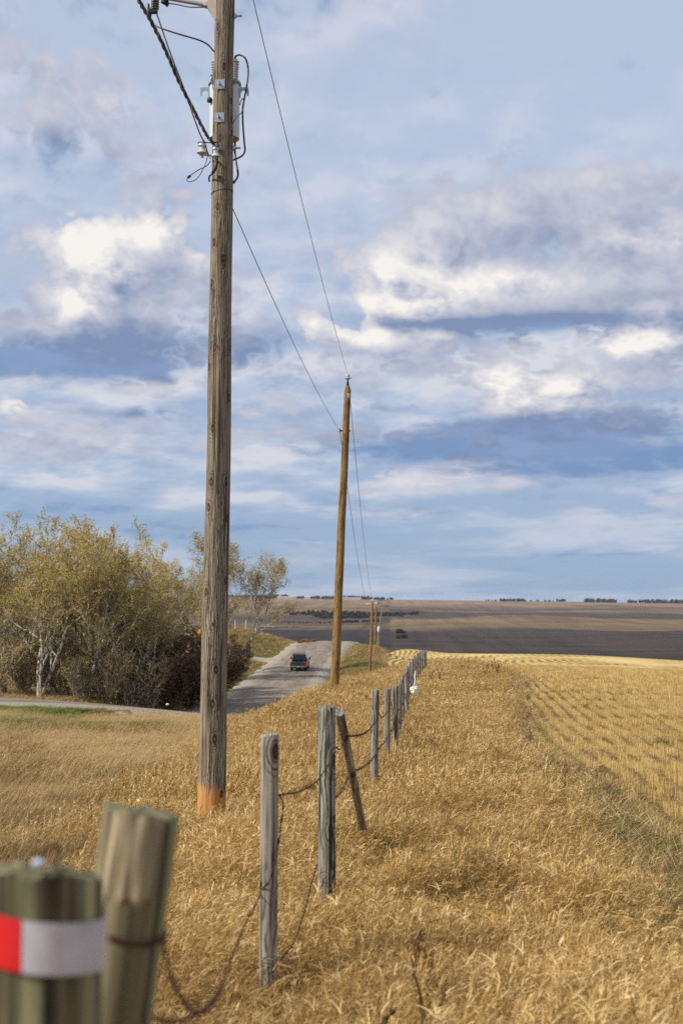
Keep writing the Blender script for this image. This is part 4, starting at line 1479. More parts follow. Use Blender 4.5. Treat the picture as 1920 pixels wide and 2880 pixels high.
def tall_tuft(N=46, rad=.2, h=(.15, .42), lean=(.12, .55), w=.0028, leafw=.0034, nleaf=5, seeds=.55, wind=0.0, lod=1.0, spread=.7):
    b = disc(N, rad)
    az = wind + nrg.normal(0, spread, N)
    L = nrg.uniform(*h, N)
    ph = nrg.uniform(*lean, N)
    dr = nrg.uniform(.05, .5, N)
    parts = []
    st = ribbons(N, b, az, ph, dr, L, np.full(N, w * lod), 4, taper=.5, tint=nrg.uniform(.15, .8, N))
    parts.append(st)
    c = st[3]
    for j in range(nleaf):
        fr = nrg.integers(1, 5, N)
        bp = c[np.arange(N), fr] - np.array([0, 0, .01])
        parts.append(ribbons(N, bp, nrg.uniform(0, 6.283, N), nrg.uniform(.3, 1.1, N), nrg.uniform(.6, 2.7, N), nrg.uniform(.05, .16, N),
                             nrg.uniform(.6, 1.25, N) * leafw * lod, 4, tint=nrg.beta(1.1, 1.3, N), taper=.1))
    k = int(N * seeds)
    if k:
        tip = c[:k, -1]
        for j in range(4):
            parts.append(ribbons(k, tip - np.array([0, 0, .012 * j]) + nrg.normal(0, .004, (k, 3)), az[:k] + nrg.normal(0, .6, k), ph[:k] + dr[:k] + nrg.uniform(-.3, .7, k), nrg.uniform(.1, .9, k),
                                 nrg.uniform(.03, .075, k), np.full(k, .0065 * lod), 2, tint=np.clip(nrg.normal(.5, .22, k), 0, 1), taper=.3))
    # dead leaves low in the tuft
    M = N
    parts.append(ribbons(M, disc(M, rad * 1.2), nrg.uniform(0, 6.283, M), nrg.uniform(.3, 1.2, M), nrg.uniform(.3, 1.6, M), nrg.uniform(.1, .28, M), np.full(M, .005 * lod), 3, tint=nrg.uniform(0, .35, M)))
    return joined(parts)


def short_tuft(N=70, rad=.2, h=(.08, .26), lean=(.2, 1.1), w=.004, wind=0.2, spread=1.2, droop=(.2, 1.6), tl=(0, 1)):
    b = disc(N, rad)
    return joined([ribbons(N, b, wind + nrg.normal(0, spread, N), nrg.uniform(*lean, N), nrg.uniform(*droop, N), nrg.uniform(*h, N), nrg.uniform(.6, 1.3, N) * w, 3, tint=nrg.uniform(*tl, N))])


def row_piece(N=74, L=.5, h=(.10, .175), w=.0045, jx=.10, litter=6):
    b = np.stack([nrg.uniform(-jx, jx, N), nrg.uniform(-L / 2, L / 2, N), np.full(N, -.02)], -1)
    a = ribbons(N, b, nrg.uniform(0, 6.283, N), np.abs(nrg.normal(0, .10, N)), nrg.uniform(0, .12, N), nrg.uniform(*h, N), np.full(N, w), 1, tint=nrg.uniform(.2, 1, N), taper=.9, roll=nrg.uniform(-.2, .2, N))
    M = litter
    b = np.stack([nrg.uniform(-.15, .15, M), nrg.uniform(-L / 2, L / 2, M), nrg.uniform(.0, .05, M)], -1)
    c = ribbons(M, b, nrg.uniform(0, 6.283, M), nrg.uniform(1.1, 1.65, M), nrg.uniform(-.1, .2, M), nrg.uniform(.08, .25, M), np.full(M, w * 1.1), 2, tint=nrg.uniform(.1, .9, M), taper=.6)
    return joined([a, c])


def variants(name, mat, gens):
    c = bpy.data.collections.new(name + '_tufts')
    for i, gdat in enumerate(gens):
        v, f, ti = gdat
        o = np_mesh('%s_tuft' % name, v, f, mat, attrs={'tint': ti}, link=False)
        c.objects.link(o)
    return c


def scatter(name, label, cat, coll, nvar, xy, rotz, scl, z=None, tilt=None):
    """one object of kind stuff: a cloud of points with a tuft on each"""
    n = len(xy)
    if z is None: z = tz(xy[:, 0], xy[:, 1])
    me = bpy.data.meshes.new(name)
    me.vertices.add(n)
    me.vertices.foreach_set('co', np.stack([xy[:, 0], xy[:, 1], z], -1).astype(np.float32).ravel())
    rot = np.zeros((n, 3), np.float32)
    rot[:, 2] = rotz
    if tilt is not None: rot[:, 0] = tilt
    for an, ty, vv in (('rot', 'FLOAT_VECTOR', rot), ('scl', 'FLOAT_VECTOR', np.asarray(scl, np.float32))):
        at = me.attributes.new(an, ty, 'POINT')
        at.data.foreach_set('vector', np.ascontiguousarray(vv).ravel())
    at = me.attributes.new('pick', 'INT', 'POINT')
    at.data.foreach_set('value', nrg.integers(0, nvar, n).astype(np.int32))
    o = bpy.data.objects.new(name, me)
    COL.objects.link(o)
    ng = bpy.data.node_groups.new(name, 'GeometryNodeTree')
    ng.interface.new_socket('Geometry', in_out='INPUT', socket_type='NodeSocketGeometry')
    ng.interface.new_socket('Geometry', in_out='OUTPUT', socket_type='NodeSocketGeometry')
    gi_, go_ = ng.nodes.new('NodeGroupInput'), ng.nodes.new('NodeGroupOutput')
    ip = ng.nodes.new('GeometryNodeInstanceOnPoints')
    ci = ng.nodes.new('GeometryNodeCollectionInfo')
    ci.inputs['Collection'].default_value = coll
    ci.inputs['Separate Children'].default_value = True
    ci.inputs['Reset Children'].default_value = True
    ip.inputs['Pick Instance'].default_value = True

    def na(an, ty):
        nd = ng.nodes.new('GeometryNodeInputNamedAttribute')
        nd.data_type = ty
        nd.inputs['Name'].default_value = an
        return nd.outputs['Attribute']
    ng.links.new(gi_.outputs[0], ip.inputs['Points'])
    ng.links.new(ci.outputs[0], ip.inputs['Instance'])
    ng.links.new(na('pick', 'INT'), ip.inputs['Instance Index'])
    ng.links.new(na('rot', 'FLOAT_VECTOR'), ip.inputs['Rotation'])
    ng.links.new(na('scl', 'FLOAT_VECTOR'), ip.inputs['Scale'])
    ng.links.new(ip.outputs[0], go_.inputs[0])
    md = o.modifiers.new('tufts', 'NODES')
    md.node_group = ng
    return tag(o, label, cat, None, 'stuff')


def rand_xy(n, y0, y1, u0, u1, pad=2.0, power=2.0):
    """points over the ground the photograph looks along, even per area"""
    y = (nrg.uniform(y0 ** power, y1 ** power, n)) ** (1 / power)
    x = nrg.uniform(0, 1, n)
    x = (u0 * y - pad) + x * ((u1 - u0) * y + 2 * pad)
    return np.stack([x, y], -1)


def vnoise(x, y, s, seed=0):
    """cheap value noise"""
    rg = np.random.default_rng(seed)
    T = rg.uniform(0, 1, (64, 64))
    a, b = x / s + 1000, y / s + 1000
    i, j = np.floor(a).astype(int), np.floor(b).astype(int)
    fa, fb = a - i, b - j
    fa, fb = fa * fa * (3 - 2 * fa), fb * fb * (3 - 2 * fb)
    g_ = lambda p, q_: T[p % 64, q_ % 64]
    return (g_(i, j) * (1 - fa) + g_(i + 1, j) * fa) * (1 - fb) + (g_(i, j + 1) * (1 - fa) + g_(i + 1, j + 1) * fa) * fb


def left_edge(y): return np.interp(y, [0, 5, 17, 60, 94, 110], [-1.0, -1.2, -1.9, -4.6, -6.2, -7])


def uni_scale(n, lo, hi, zlo=.85, zhi=1.15):
    s = nrg.uniform(lo, hi, n)
    return np.stack([s, s, s * nrg.uniform(zlo, zhi, n)], -1)


m_gold = straw('golden_grass', (.115, .053, .014), (.455, .272, .062), (.95, .745, .39), .27, (.27, .14, .038), .8, .5)
m_ditch = straw('ditch_grass', (.075, .044, .015), (.27, .17, .062), (.68, .50, .25), .3, (.15, .09, .035), .9, .45, gloss=.08)
m_tan = straw('tan_grass', (.24, .145, .05), (.52, .35, .14), (.76, .58, .31), .35)
m_green = straw('green_grass', (.04, .07, .012), (.115, .185, .026), (.28, .30, .08), .35, gloss=.1)
m_matted = straw('matted_grass', (.06, .036, .012), (.23, .145, .05), (.66, .50, .26), .25, gloss=.08)
m_straw = straw('stubble_straw', (.33, .19, .045), (.60, .395, .12), (.82, .63, .28), .3)

c_near = variants('golden_grass', m_gold, [tall_tuft() for _ in range(9)])
c_mid = variants('golden_grass_far', m_gold, [tall_tuft(56, .34, (.2, .42), lod=1.6, nleaf=3, wind=0) for _ in range(6)])
c_farg = variants('golden_grass_distant', m_gold, [tall_tuft(40, .6, (.25, .5), lod=3.2, nleaf=3, wind=0) for _ in range(5)])
WIND = .12
# the tall strip along the fence
xy = rand_xy(13000, 2.6, 17, -.31, .36, 1.5)
k = (xy[:, 0] > left_edge(xy[:, 1]) + nrg.normal(0, .5, len(xy)) - 1.6 * (vnoise(xy[:, 0], xy[:, 1], 1.3, 61) - .45)) & (xy[:, 0] < edge_x(xy[:, 1]) - 1.3 + nrg.normal(0, .28, len(xy))) & (np.hypot(xy[:, 0], xy[:, 1]) > 2.5)
k |= (xy[:, 1] < 6.5) & (xy[:, 0] > 0) & (xy[:, 0] < 4)
xy = xy[k]
hvar = .55 + .85 * vnoise(xy[:, 0], xy[:, 1], .8, 3)
s = uni_scale(len(xy), .8, 1.15)
s[:, 2] *= hvar
for (qx, qy, rx_, ry_) in ((-1.56, 16.4, .7, 1.6), (-.34, 6.7, .30, 1.0), (.15, 10.9, .35, .9)):
    s[:, 2] *= 1 - .62 * np.exp(-((xy[:, 0] - qx) / rx_) ** 2 - ((xy[:, 1] - qy) / ry_) ** 2)
scatter('golden_grass', 'tall golden dry grass round the fence posts in the foreground', 'grass', c_near, 9, xy, WIND + nrg.normal(0, .5, len(xy)), s)
xy = rand_xy(26000, 16, 42, -.31, .36, 1.5)
k = (xy[:, 0] > left_edge(xy[:, 1]) + nrg.normal(0, .7, len(xy)) - 2.4 * (vnoise(xy[:, 0], xy[:, 1], 2.2, 62) - .45)) & (xy[:, 0] < edge_x(xy[:, 1]) - .9 + nrg.normal(0, .3, len(xy)))
xy = xy[k]
s = uni_scale(len(xy), .8, 1.2)
s[:, 2] *= (.55 + .85 * vnoise(xy[:, 0], xy[:, 1], 1.4, 4))
s[:, 2] *= 1 - .6 * np.exp(-((xy[:, 0] + 1.56) / .7) ** 2 - ((xy[:, 1] - 16.4) / 1.6) ** 2)
scatter('golden_grass', 'golden dry grass between the leaning brace and the tan pole', 'grass', c_mid, 6, xy, WIND + nrg.normal(0, .5, len(xy)), s)
xy = rand_xy(30000, 40, 128, -.2, .2, 2)
rdx, _ = road_dist(xy[:, 0], xy[:, 1])
ed = np.where(xy[:, 1] < 79, edge_x(xy[:, 1]) - .6, np.interp(xy[:, 1], [79, 100, 118, 140], [8.3, 8.3, 7.0, 6]))
k = (xy[:, 0] > left_edge(xy[:, 1]) + nrg.normal(0, .8, len(xy))) & (xy[:, 0] < ed + nrg.normal(0, .4, len(xy))) & (rdx > 6.0 + nrg.uniform(0, 3.0, len(xy)))
xy = xy[k]
s = uni_scale(len(xy), .8, 1.25)
s[:, 2] *= (.7 + .5 * vnoise(xy[:, 0], xy[:, 1], 3, 5))
scatter('golden_grass', 'far golden grass along the fence and beside the road', 'grass', c_farg, 5, xy, WIND + nrg.normal(0, .5, len(xy)), s)

# ditch grass on the left, finer and greyer
c_d1 = variants('ditch_grass', m_ditch, [short_tuft(90, .26, (.10, .34), (.25, 1.2), .0062, .1, .9) for _ in range(8)])
c_d2 = variants('ditch_grass_far', m_ditch, [short_tuft(60, .5, (.12, .42), (.25, 1.2), .019, .1, .8) for _ in range(6)])
xy = rand_xy(16000, 3, 32, -.34, .1, 2)
k = xy[:, 0] < left_edge(xy[:, 1]) + nrg.normal(0, .5, len(xy)) + .3
xy = xy[k]
scatter('ditch_grass', 'short greyish brown dry grass of the ditch left of the near pole', 'grass', c_d1, 8, xy, nrg.normal(0, .5, len(xy)), uni_scale(len(xy), .8, 1.25))
xy = rand_xy(36000, 30, 108, -.52, .1, 3)
rdx, _ = road_dist(xy[:, 0], xy[:, 1])
k = (xy[:, 0] < left_edge(xy[:, 1]) + nrg.normal(0, .8, len(xy)) + .5) & (rdx > 4.9 + nrg.uniform(0, .6, len(xy)))
xy, rdx = xy[k], rdx[k]
s = uni_scale(len(xy), .8, 1.25)
s *= np.where(rdx < 9, .6, 1.0)[:, None]
scatter('ditch_grass', 'brownish ditch grass running up to the road on the left', 'grass', c_d2, 6, xy, nrg.normal(0, .5, len(xy)), s)
# longer tan swathes in the ditch
c_t = variants('tan_grass', m_tan, [tall_tuft(36, .5, (.3, .7), (.35, .9), .006, .009, 1, .8, lod=1.0, spread=.4) for _ in range(5)])
xy = rand_xy(9000, 14, 90, -.27, .02, 1)
px_ = 960 + 4000 * xy[:, 0] / xy[:, 1]
nz = vnoise(xy[:, 0], xy[:, 1], 5, 9)
k = (nz + .45 * sst(px_, 60, 260) * (1 - sst(xy[:, 1], 54, 70)) * sst(xy[:, 1], 34, 44) + .3 * sst(px_, 420, 520) > .82 + nrg.normal(0, .22, len(xy))) & (xy[:, 0] < left_edge(xy[:, 1]) + 1.5)
xy = xy[k]
scatter('tan_grass', 'longer pale tan grass leaning over in swathes across the ditch', 'grass', c_t, 5, xy, nrg.normal(.05, .25, len(xy)), uni_scale(len(xy), .6, 1.0))
# leaning taller stems in the golden strip
c_l = variants('leaning_grass', m_gold, [tall_tuft(16, .2, (.34, .66), (.3, .85), .0028, .004, 1, .9, spread=.35) for _ in range(6)])
xy = rand_xy(9000, 4.5, 60, -.14, .24, 0)
k = (xy[:, 0] > left_edge(xy[:, 1])) & (xy[:, 0] < edge_x(xy[:, 1]) - .9) & (vnoise(xy[:, 0], xy[:, 1], 1.6, 51) > .42)
for (qx, qy) in zip(_fx[2:8], _fy[2:8]):
    k &= ~((np.abs(xy[:, 0] - qx * xy[:, 1] / qy) < .35) & (xy[:, 1] < qy))
xy = xy[k]
s = uni_scale(len(xy), .65, 1.0)
s[:, :2] *= (1 + .02 * xy[:, 1])[:, None]
scatter('leaning_grass', 'taller golden stems leaning right above the rest of the grass', 'grass', c_l, 6, xy, nrg.normal(.0, .3, len(xy)), s)
# green growth along the left road, in the hollow and at the road's right side
c_g = variants('green_grass', m_green, [short_tuft(90, .55, (.14, .38), (.2, 1.0), .013, 0, 2) for _ in range(4)])
xy = np.concatenate([rand_xy(16000, 50, 97, -.36, -.04, 3), rand_xy(16000, 97, 215, -.20, .05, 2)])
rdx, _ = road_dist(xy[:, 0], xy[:, 1])
gval = np.exp(-((xy[:, 0] + 21) / 11) ** 2 - ((xy[:, 1] - 76) / 15) ** 2) * 1.5 + .9 * np.exp(-((xy[:, 0] - 4.0) / 2.6) ** 2 - ((xy[:, 1] - 166) / 9) ** 2) + .8 * np.exp(-((rdx - 6.6) / 1.5) ** 2) * (xy[:, 1] > 112)
gval += .7 * np.exp(-((xy[:, 0] + 13) / 4) ** 2 - ((xy[:, 1] - 203) / 12) ** 2) + .7 * np.exp(-((rdx - 7) / 2.5) ** 2) * (xy[:, 1] < 100) * (xy[:, 0] < -9)
k = (gval * vnoise(xy[:, 0], xy[:, 1], 3.5, 12) > nrg.uniform(.04, .38, len(xy))) & (rdx > 5.2)
xy = xy[k]
scatter('green_grass', 'fresh green grass along the road edges and in the hollow', 'grass', c_g, 4, xy, nrg.uniform(0, 6.28, len(xy)), uni_scale(len(xy), .6, 1.1))
# dry verge beyond
c_v = variants('verge_grass', m_ditch, [short_tuft(60, .9, (.15, .45), (.3, 1.1), .022, .1, 1.2) for _ in range(4)])
xy = rand_xy(42000, 105, 235, -.50, .04, 2)
rdx, _ = road_dist(xy[:, 0], xy[:, 1])
xl_ = np.interp(xy[:, 1], [78, 100, 118, 170, 258], [8.3, 8.3, 6.8, 5.3, 8.6])
k = (rdx > 5.3) & (xy[:, 0] < xl_ - .5) & ~((np.abs(xy[:, 1] - 189) < 4) & (xy[:, 0] < -8) & (xy[:, 0] > -24))
xy = xy[k]
scatter('verge_grass', 'dry grass on the mound and verges beside the far road', 'grass', c_v, 4, xy, nrg.normal(0, .6, len(xy)), uni_scale(len(xy), .6, 1.2))
# matted strip with green at the field's edge
c_m = variants('matted_grass', m_matted, [short_tuft(110, .28, (.10, .34), (.4, 1.5), .006, 0, 3, (.2, 2.4)) for _ in range(6)])
yy = nrg.uniform(4, 70, 7500)
xy = np.stack([edge_x(yy) - np.abs(nrg.normal(0, .95, len(yy))) + .15, yy], -1)
xy[:, 0] += .25 * (vnoise(xy[:, 0], xy[:, 1], 1.2, 22) - .4)
s = uni_scale(len(xy), .8, 1.3)
s[:, :2] *= (1 + .02 * xy[:, 1])[:, None]
scatter('matted_grass', 'matted brown grass lying along the edge of the stubble field', 'grass', c_m, 6, xy, nrg.uniform(0, 6.28, len(xy)), s)
mxy = rand_xy(9000, 4.5, 40, -.12, .22, 1)
k = (mxy[:, 0] > left_edge(mxy[:, 1])) & (mxy[:, 0] < edge_x(mxy[:, 1]) - .8) & (vnoise(mxy[:, 0], mxy[:, 1], 1.1, 71) > .70)
mxy = mxy[k]
scatter('matted_grass', 'flattened brown thatch in patches among the golden grass', 'grass', c_m, 6, mxy, nrg.uniform(0, 6.28, len(mxy)), uni_scale(len(mxy), .9, 1.4))
c_g2 = variants('green_edge_grass', m_green, [short_tuft(90, .2, (.10, .30), (.1, .9), .005, 0, 3) for _ in range(4)])
yy = nrg.uniform(4, 45, 8500)
xy = np.stack([edge_x(yy) - .75 + nrg.normal(0, .5, len(yy)), yy], -1)
xy = xy[(np.where(yy < 22, 1.0, .45) * vnoise(xy[:, 0], xy[:, 1], .9, 31) > nrg.uniform(.2, .9, len(yy)))]
# green weeds coming up between the drill rows
wxy = np.array([[P(a, b, c).x, c] for a, b, c in ((1728, 1943, 52), (1650, 1962, 45), (1770, 2010, 33.5), (1840, 1990, 36), (1790, 1922, 62), (1670, 1915, 66), (1875, 2030, 30), (1485, 1945, 52), (1475, 1962, 46), (1905, 2010, 32), (1485, 2010, 36), (1490, 2015, 35), (1915, 2320, 15.3))])
wxy = np.concatenate([wxy + nrg.normal(0, .18, wxy.shape) for _ in range(5)])
xy = np.concatenate([xy, wxy])
scatter('green_grass', 'green shoots in the matted edge of the field and between stubble rows', 'grass', c_g2, 4, xy, nrg.uniform(0, 6.28, len(xy)), uni_scale(len(xy), .5, 1.0))

# stubble rows
c_s1 = variants('stubble', m_straw, [row_piece() for _ in range(8)])
c_s2 = variants('stubble_far', m_straw, [row_piece(76, 1.3, (.10, .17), .010, .10, 6) for _ in range(6)])
SLOPE = .0825


def stubble(y0, y1, step, x_hi, coll, nv, label, scl):
    X0, Y0 = [], []
    for x0 in np.arange(-2, 44, .38):
        y = np.arange(y0, y1, step) + nrg.uniform(0, step)
        x = x0 + SLOPE * y + .02 * np.sin(y * .7 + x0) + nrg.normal(0, .012, len(y))
        k = (x > edge_x(y) + .05 + .2 * vnoise(x, y, .7, 41)) & (x < x_hi * y + 4) & (nrg.uniform(0, 1, len(y)) < np.clip((y - 6) / 8, .0, 1) + .5)
        k &= (vnoise(x, y, 1.3, 43) > .07)
        X0.append(x[k]); Y0.append(y[k])
    xy = np.stack([np.concatenate(X0), np.concatenate(Y0)], -1)
    n = len(xy)
    s = np.ones((n, 3)) * scl
    s[:, 2] *= nrg.uniform(.92, 1.08, n) * (.85 + .3 * vnoise(xy[:, 0], xy[:, 1], 3.5, 44))
    rz = np.where(nrg.uniform(0, 1, n) < .5, 0, math.pi) - math.atan(SLOPE)
    dx, dy = math.sin(math.atan(SLOPE)) * step / 2, math.cos(math.atan(SLOPE)) * step / 2
    za, zb = tz(xy[:, 0] - dx, xy[:, 1] - dy), tz(xy[:, 0] + dx, xy[:, 1] + dy)
    tl = np.arctan((zb - za) / step) * np.where(rz > 1, -1, 1)
    scatter('stubble', label, 'stubble', coll, nv, xy, rz, s, (za + zb) / 2, tl)


stubble(9, 46, .45, .36, c_s1, 8, 'cut straw stubble standing in drill rows at the right', 1.0)
stubble(46, 96, 1.2, .34, c_s2, 6, 'far rows of cut straw stubble across the crest of the field', 1.0)


# ------------------------------------------------------------------ trees and bushes
def bark_mat(name, light, dark):
    m, t, out = new_mat(name)
    tcn = t.node('ShaderNodeTexCoord')
    o = tcn.outputs['Object']
    n = t.noise(t.vmath('MULTIPLY', o, (5, 5, 1.6)), 1.2, 5, .65)
    th = t.attr('tint')                       # stem thickness: old wood is darker and rougher
    f = t.math('ADD', t.smooth(n, .40, .60), t.math('MULTIPLY', th, -.8), clamp=True)
    col = t.mix(f, dark, light)
    principled(t, out, col, .8, 0, .2)
    return m


m_bark = bark_mat('aspen_bark', (.66, .61, .48), (.12, .10, .075))
m_bark_d = bark_mat('dark_bark', (.13, .095, .065), (.05, .038, .03))
m_leaf = straw('spring_leaves', (.27, .19, .028), (.54, .39, .07), (.74, .58, .18), .48, (.25, .19, .035), .35, .25, gloss=.08)
m_leaf2 = straw('catkins', (.18, .125, .03), (.32, .235, .065), (.48, .38, .14), .3, gloss=.08)
m_under = straw('undergrowth_leaves', (.14, .095, .025), (.30, .215, .065), (.50, .40, .19), .25, gloss=.08)
m_twig = straw('brown_twigs', (.045, .030, .018), (.12, .078, .045), (.24, .17, .105), .05, gloss=.08)
m_twig_o = straw('russet_twigs', (.12, .05, .015), (.28, .13, .035), (.45, .25, .09), .2, gloss=.08)


def grow(rg, height, trunks=2, lean=(.1, .35), spread=.55, levels=3, nb=(7, 6, 5), start=.18, up=.5, ratio=.55, r0=.16, bias=(0, 0)):
    """branch skeleton: list of (points, radii, level)"""
    br = []

    def path(p, d, L, n, r, tropism, wig):
        pts, rad = [p], [r]
        for i in range(n):
            d = (d + Vector((rg.gauss(0, wig), rg.gauss(0, wig), rg.gauss(0, wig) + tropism / n))).normalized()
            p = p + d * (L / n)
            pts.append(p)
            rad.append(max(.004, r * (1 - .88 * (i + 1) / n)))
        return pts, rad

    def branch(p, d, L, r, lev):
        n = (9, 7, 5, 4)[lev]
        pts, rad = path(p, d, L, n, r, (.5, up, up * .8, .3)[lev], (.09, .14, .18, .2)[lev])
        br.append((pts, rad, lev))
        if lev >= levels: return
        k = nb[lev]
        for j in range(k):
            f = start * (1 if lev == 0 else .8) + (1 - start) * (j + rg.random()) / k
            f = min(f, .97)
            i = min(n - 1, int(f * n))
            q_ = lerp(pts[i], pts[i + 1], f * n - i)
            t_ = (pts[i + 1] - pts[i]).normalized()
            a = rg.uniform(0, 6.283)
            side = Vector((math.cos(a), math.sin(a), rg.uniform(-.1, .35))).normalized()
            sp_a = rg.uniform(.45, .95) * spread * 1.5
            dd = (t_ * math.cos(sp_a) + side * math.sin(sp_a)).normalized()
            dd = (dd + Vector((bias[0], bias[1], 0)) * .5).normalized()
            branch(q_, dd, L * ratio * (1.15 - .6 * f) * rg.uniform(.75, 1.2), max(.006, rad[i] * .62), lev + 1)
    for k in range(trunks):
        a = rg.uniform(0, 6.283)
        l = rg.uniform(*lean)
        d = Vector((math.cos(a) * l + bias[0], math.sin(a) * l + bias[1], 1)).normalized()
        branch(Vector((rg.uniform(-.2, .2), rg.uniform(-.2, .2), -.3)), d, height * rg.uniform(.82, 1.0), r0 * rg.uniform(.75, 1.05), 0)
    return br


def stems_mesh(name, br, mat, minr=.0, link=True):
    vs, fs, ts, off = [], [], [], 0
    for pts, rad, lev in br:
        n = (7, 5, 4, 3)[lev]
        P_ = np.array([tuple(p) for p in pts])
        Rr = np.maximum(np.array(rad), minr)
        tg = np.gradient(P_, axis=0)
        tg /= np.linalg.norm(tg, axis=1)[:, None] + 1e-9
        ref = np.where(np.abs(tg[:, 2:3]) > .9, np.array([[1., 0, 0]]), np.array([[0, 0, 1.]]))
        u = np.cross(tg, ref); u /= np.linalg.norm(u, axis=1)[:, None] + 1e-9
        w = np.cross(tg, u)
        th = np.arange(n) / n * 2 * math.pi
        v = P_[:, None] + Rr[:, None, None] * (u[:, None] * np.cos(th)[None, :, None] + w[:, None] * np.sin(th)[None, :, None])
        m_ = len(pts)
        idx = np.arange(m_ * n).reshape(m_, n)
        f = np.stack([idx[:-1], np.roll(idx[:-1], -1, 1), np.roll(idx[1:], -1, 1), idx[1:]], -1).reshape(-1, 4)
        vs.append(v.reshape(-1, 3)); fs.append(f + off)
        ts.append(np.repeat(np.clip((Rr - .07) / .14, 0, 1), n))
        off += m_ * n
    return np_mesh(name, np.concatenate(vs), np.concatenate(fs), mat, attrs={'tint': np.concatenate(ts)}, smooth=True, link=link)


def leaves_mesh(name, br, mat, per=16, size=(.05, .11), jit=.16, rg=None, lv=(2, 3), link=True, zmin=0, upfrac=0):
    cs = []
    for pts, rad, lev in br:
        if lev not in lv: continue
        P_ = np.array([tuple(p) for p in pts])
        k = rg.poisson(per * (1.0 if lev == max(lv) else .6))
        if k == 0: continue
        f = rg.uniform(.15, 1.0, k) * (len(P_) - 1)
        i = np.minimum(f.astype(int), len(P_) - 2)
        a = (f - i)[:, None]
        cs.append(P_[i] * (1 - a) + P_[i + 1] * a + rg.normal(0, jit, (k, 3)))
    c = np.concatenate(cs)
    c = c[c[:, 2] > zmin]
    N = len(c)
    s = rg.uniform(*size, N)[:, None]
    d1 = rg.normal(0, 1, (N, 3)); d1 /= np.linalg.norm(d1, axis=1)[:, None]
    d2 = rg.normal(0, 1, (N, 3)); d2 -= d1 * (d1 * d2).sum(1)[:, None]; d2 /= np.linalg.norm(d2, axis=1)[:, None]
    v = np.stack([c - d1 * s, c - d2 * s * .45, c + d1 * s, c + d2 * s * .45], 1).reshape(-1, 3)
    f = np.arange(N * 4).reshape(N, 4)
    ti = np.repeat(np.clip(rg.normal(.5, .25, N), 0, 1), 4)
    return np_mesh(name, v, f, mat, attrs={'tint': ti}, link=link)


protos = {}


def proto_tree(key, seed, leafmat, barkmat, leaf_kw, minr=.0, **kw):
    rg = random.Random(seed)
    br = grow(rg, **kw)
    st = stems_mesh('trunk', br, barkmat, minr, link=False)
    lf = leaves_mesh('crown', br, leafmat, rg=np.random.default_rng(seed), link=False, **leaf_kw)
    protos[key] = (st.data, lf.data)
    bpy.data.objects.remove(st); bpy.data.objects.remove(lf)


def place_tree(key, name, loc, rz, scale, label, cat, group, sx=1.0):
    o = thing(name, loc, label, cat, group)
    o.rotation_euler = (0, 0, rz)
    o.scale = (scale * sx, scale * sx, scale)
    for nm, me in zip(('trunk', 'crown'), protos[key]):
        c = bpy.data.objects.new(nm, me)
        COL.objects.link(c)
        c.parent = o
    return o


LK = dict(per=10, size=(.055, .115), jit=.13)
proto_tree('a', 3, m_leaf, m_bark, LK, .017, height=13.0, trunks=3, lean=(.12, .42), spread=.58, nb=(9, 7, 5), start=.2, r0=.17)
proto_tree('b', 14, m_leaf, m_bark, LK, .017, height=13.0, trunks=2, lean=(.1, .35), spread=.6, nb=(10, 8, 5), start=.16, r0=.19)
proto_tree('c', 25, m_leaf, m_bark, LK, .017, height=13.0, trunks=4, lean=(.15, .5), spread=.55, nb=(8, 6, 5), start=.22, r0=.14)
proto_tree('d', 36, m_leaf2, m_bark, dict(per=20, size=(.05, .11), jit=.2), .013, height=13.0, trunks=3, lean=(.12, .42), spread=.62, nb=(8, 7, 5), start=.26, r0=.17)
proto_tree('s', 47, m_twig, m_bark_d, dict(per=22, size=(.06, .16), jit=.15), .008, height=5.0, trunks=9, lean=(.3, .9), spread=.6, levels=2, nb=(9, 7, 0), start=.05, r0=.05, ratio=.42)
proto_tree('u', 58, m_under, m_bark, dict(per=7, size=(.04, .12), jit=.22, lv=(1, 2)), .016, height=4.0, trunks=8, lean=(.3, .9), spread=.6, levels=2, nb=(8, 6, 0), start=.05, r0=.045, ratio=.45)
GT = 'budding trees along the left road'
TREES = [(-70, 118, 15.0, 'a', 'budding pale-barked tree cut off by the left edge of the photo'),
         (20, 114, 14.9, 'b', 'tall white-stemmed budding tree near the left edge, behind the road'),
         (112, 112, 14.9, 'a', 'forked pale tree with a dark thick base, second from the left edge'),
         (180, 119, 16.0, 'c', 'tall budding tree rising to the highest tip of the grove'),
         (232, 114, 14.3, 'b', 'slim budding tree left of the middle of the grove'),
         (285, 117, 15.2, 'c', 'olive-leaved tree with white limbs in the middle of the grove'),
         (350, 117, 14.4, 'a', 'broad budding tree right of the middle of the grove'),
         (395, 121, 13.4, 'b', 'budding tree behind the right shoulder of the grove'),
         (425, 119, 11.2, 'c', 'budding tree at the right shoulder of the grove, limbs spreading right'),
         (60, 130, 17.0, 'c', 'budding tree standing behind the leftmost trees of the grove'),
         (135, 134, 17.2, 'b', 'budding tree standing behind the forked tree with a dark base'),
         (300, 134, 16.4, 'a', 'budding tree standing behind the middle of the grove')]
trg = random.Random(9)
for (px, Y, h, key, lab) in TREES:
    x = P(px, 1950, Y).x
    place_tree(key, 'aspen_tree', (x, Y, tz1(x, Y) - .1), trg.uniform(0, 6.28), h / 13.0 * .775, lab, 'tree', GT, 1.2)
LONE = [(560, 158, 11.5, 'd', 'slender sparse tree half hidden behind the near utility pole', 1.0),
        (650, 168, 14.0, 'd', 'open pale-limbed tree just right of the near utility pole', 1.15)]
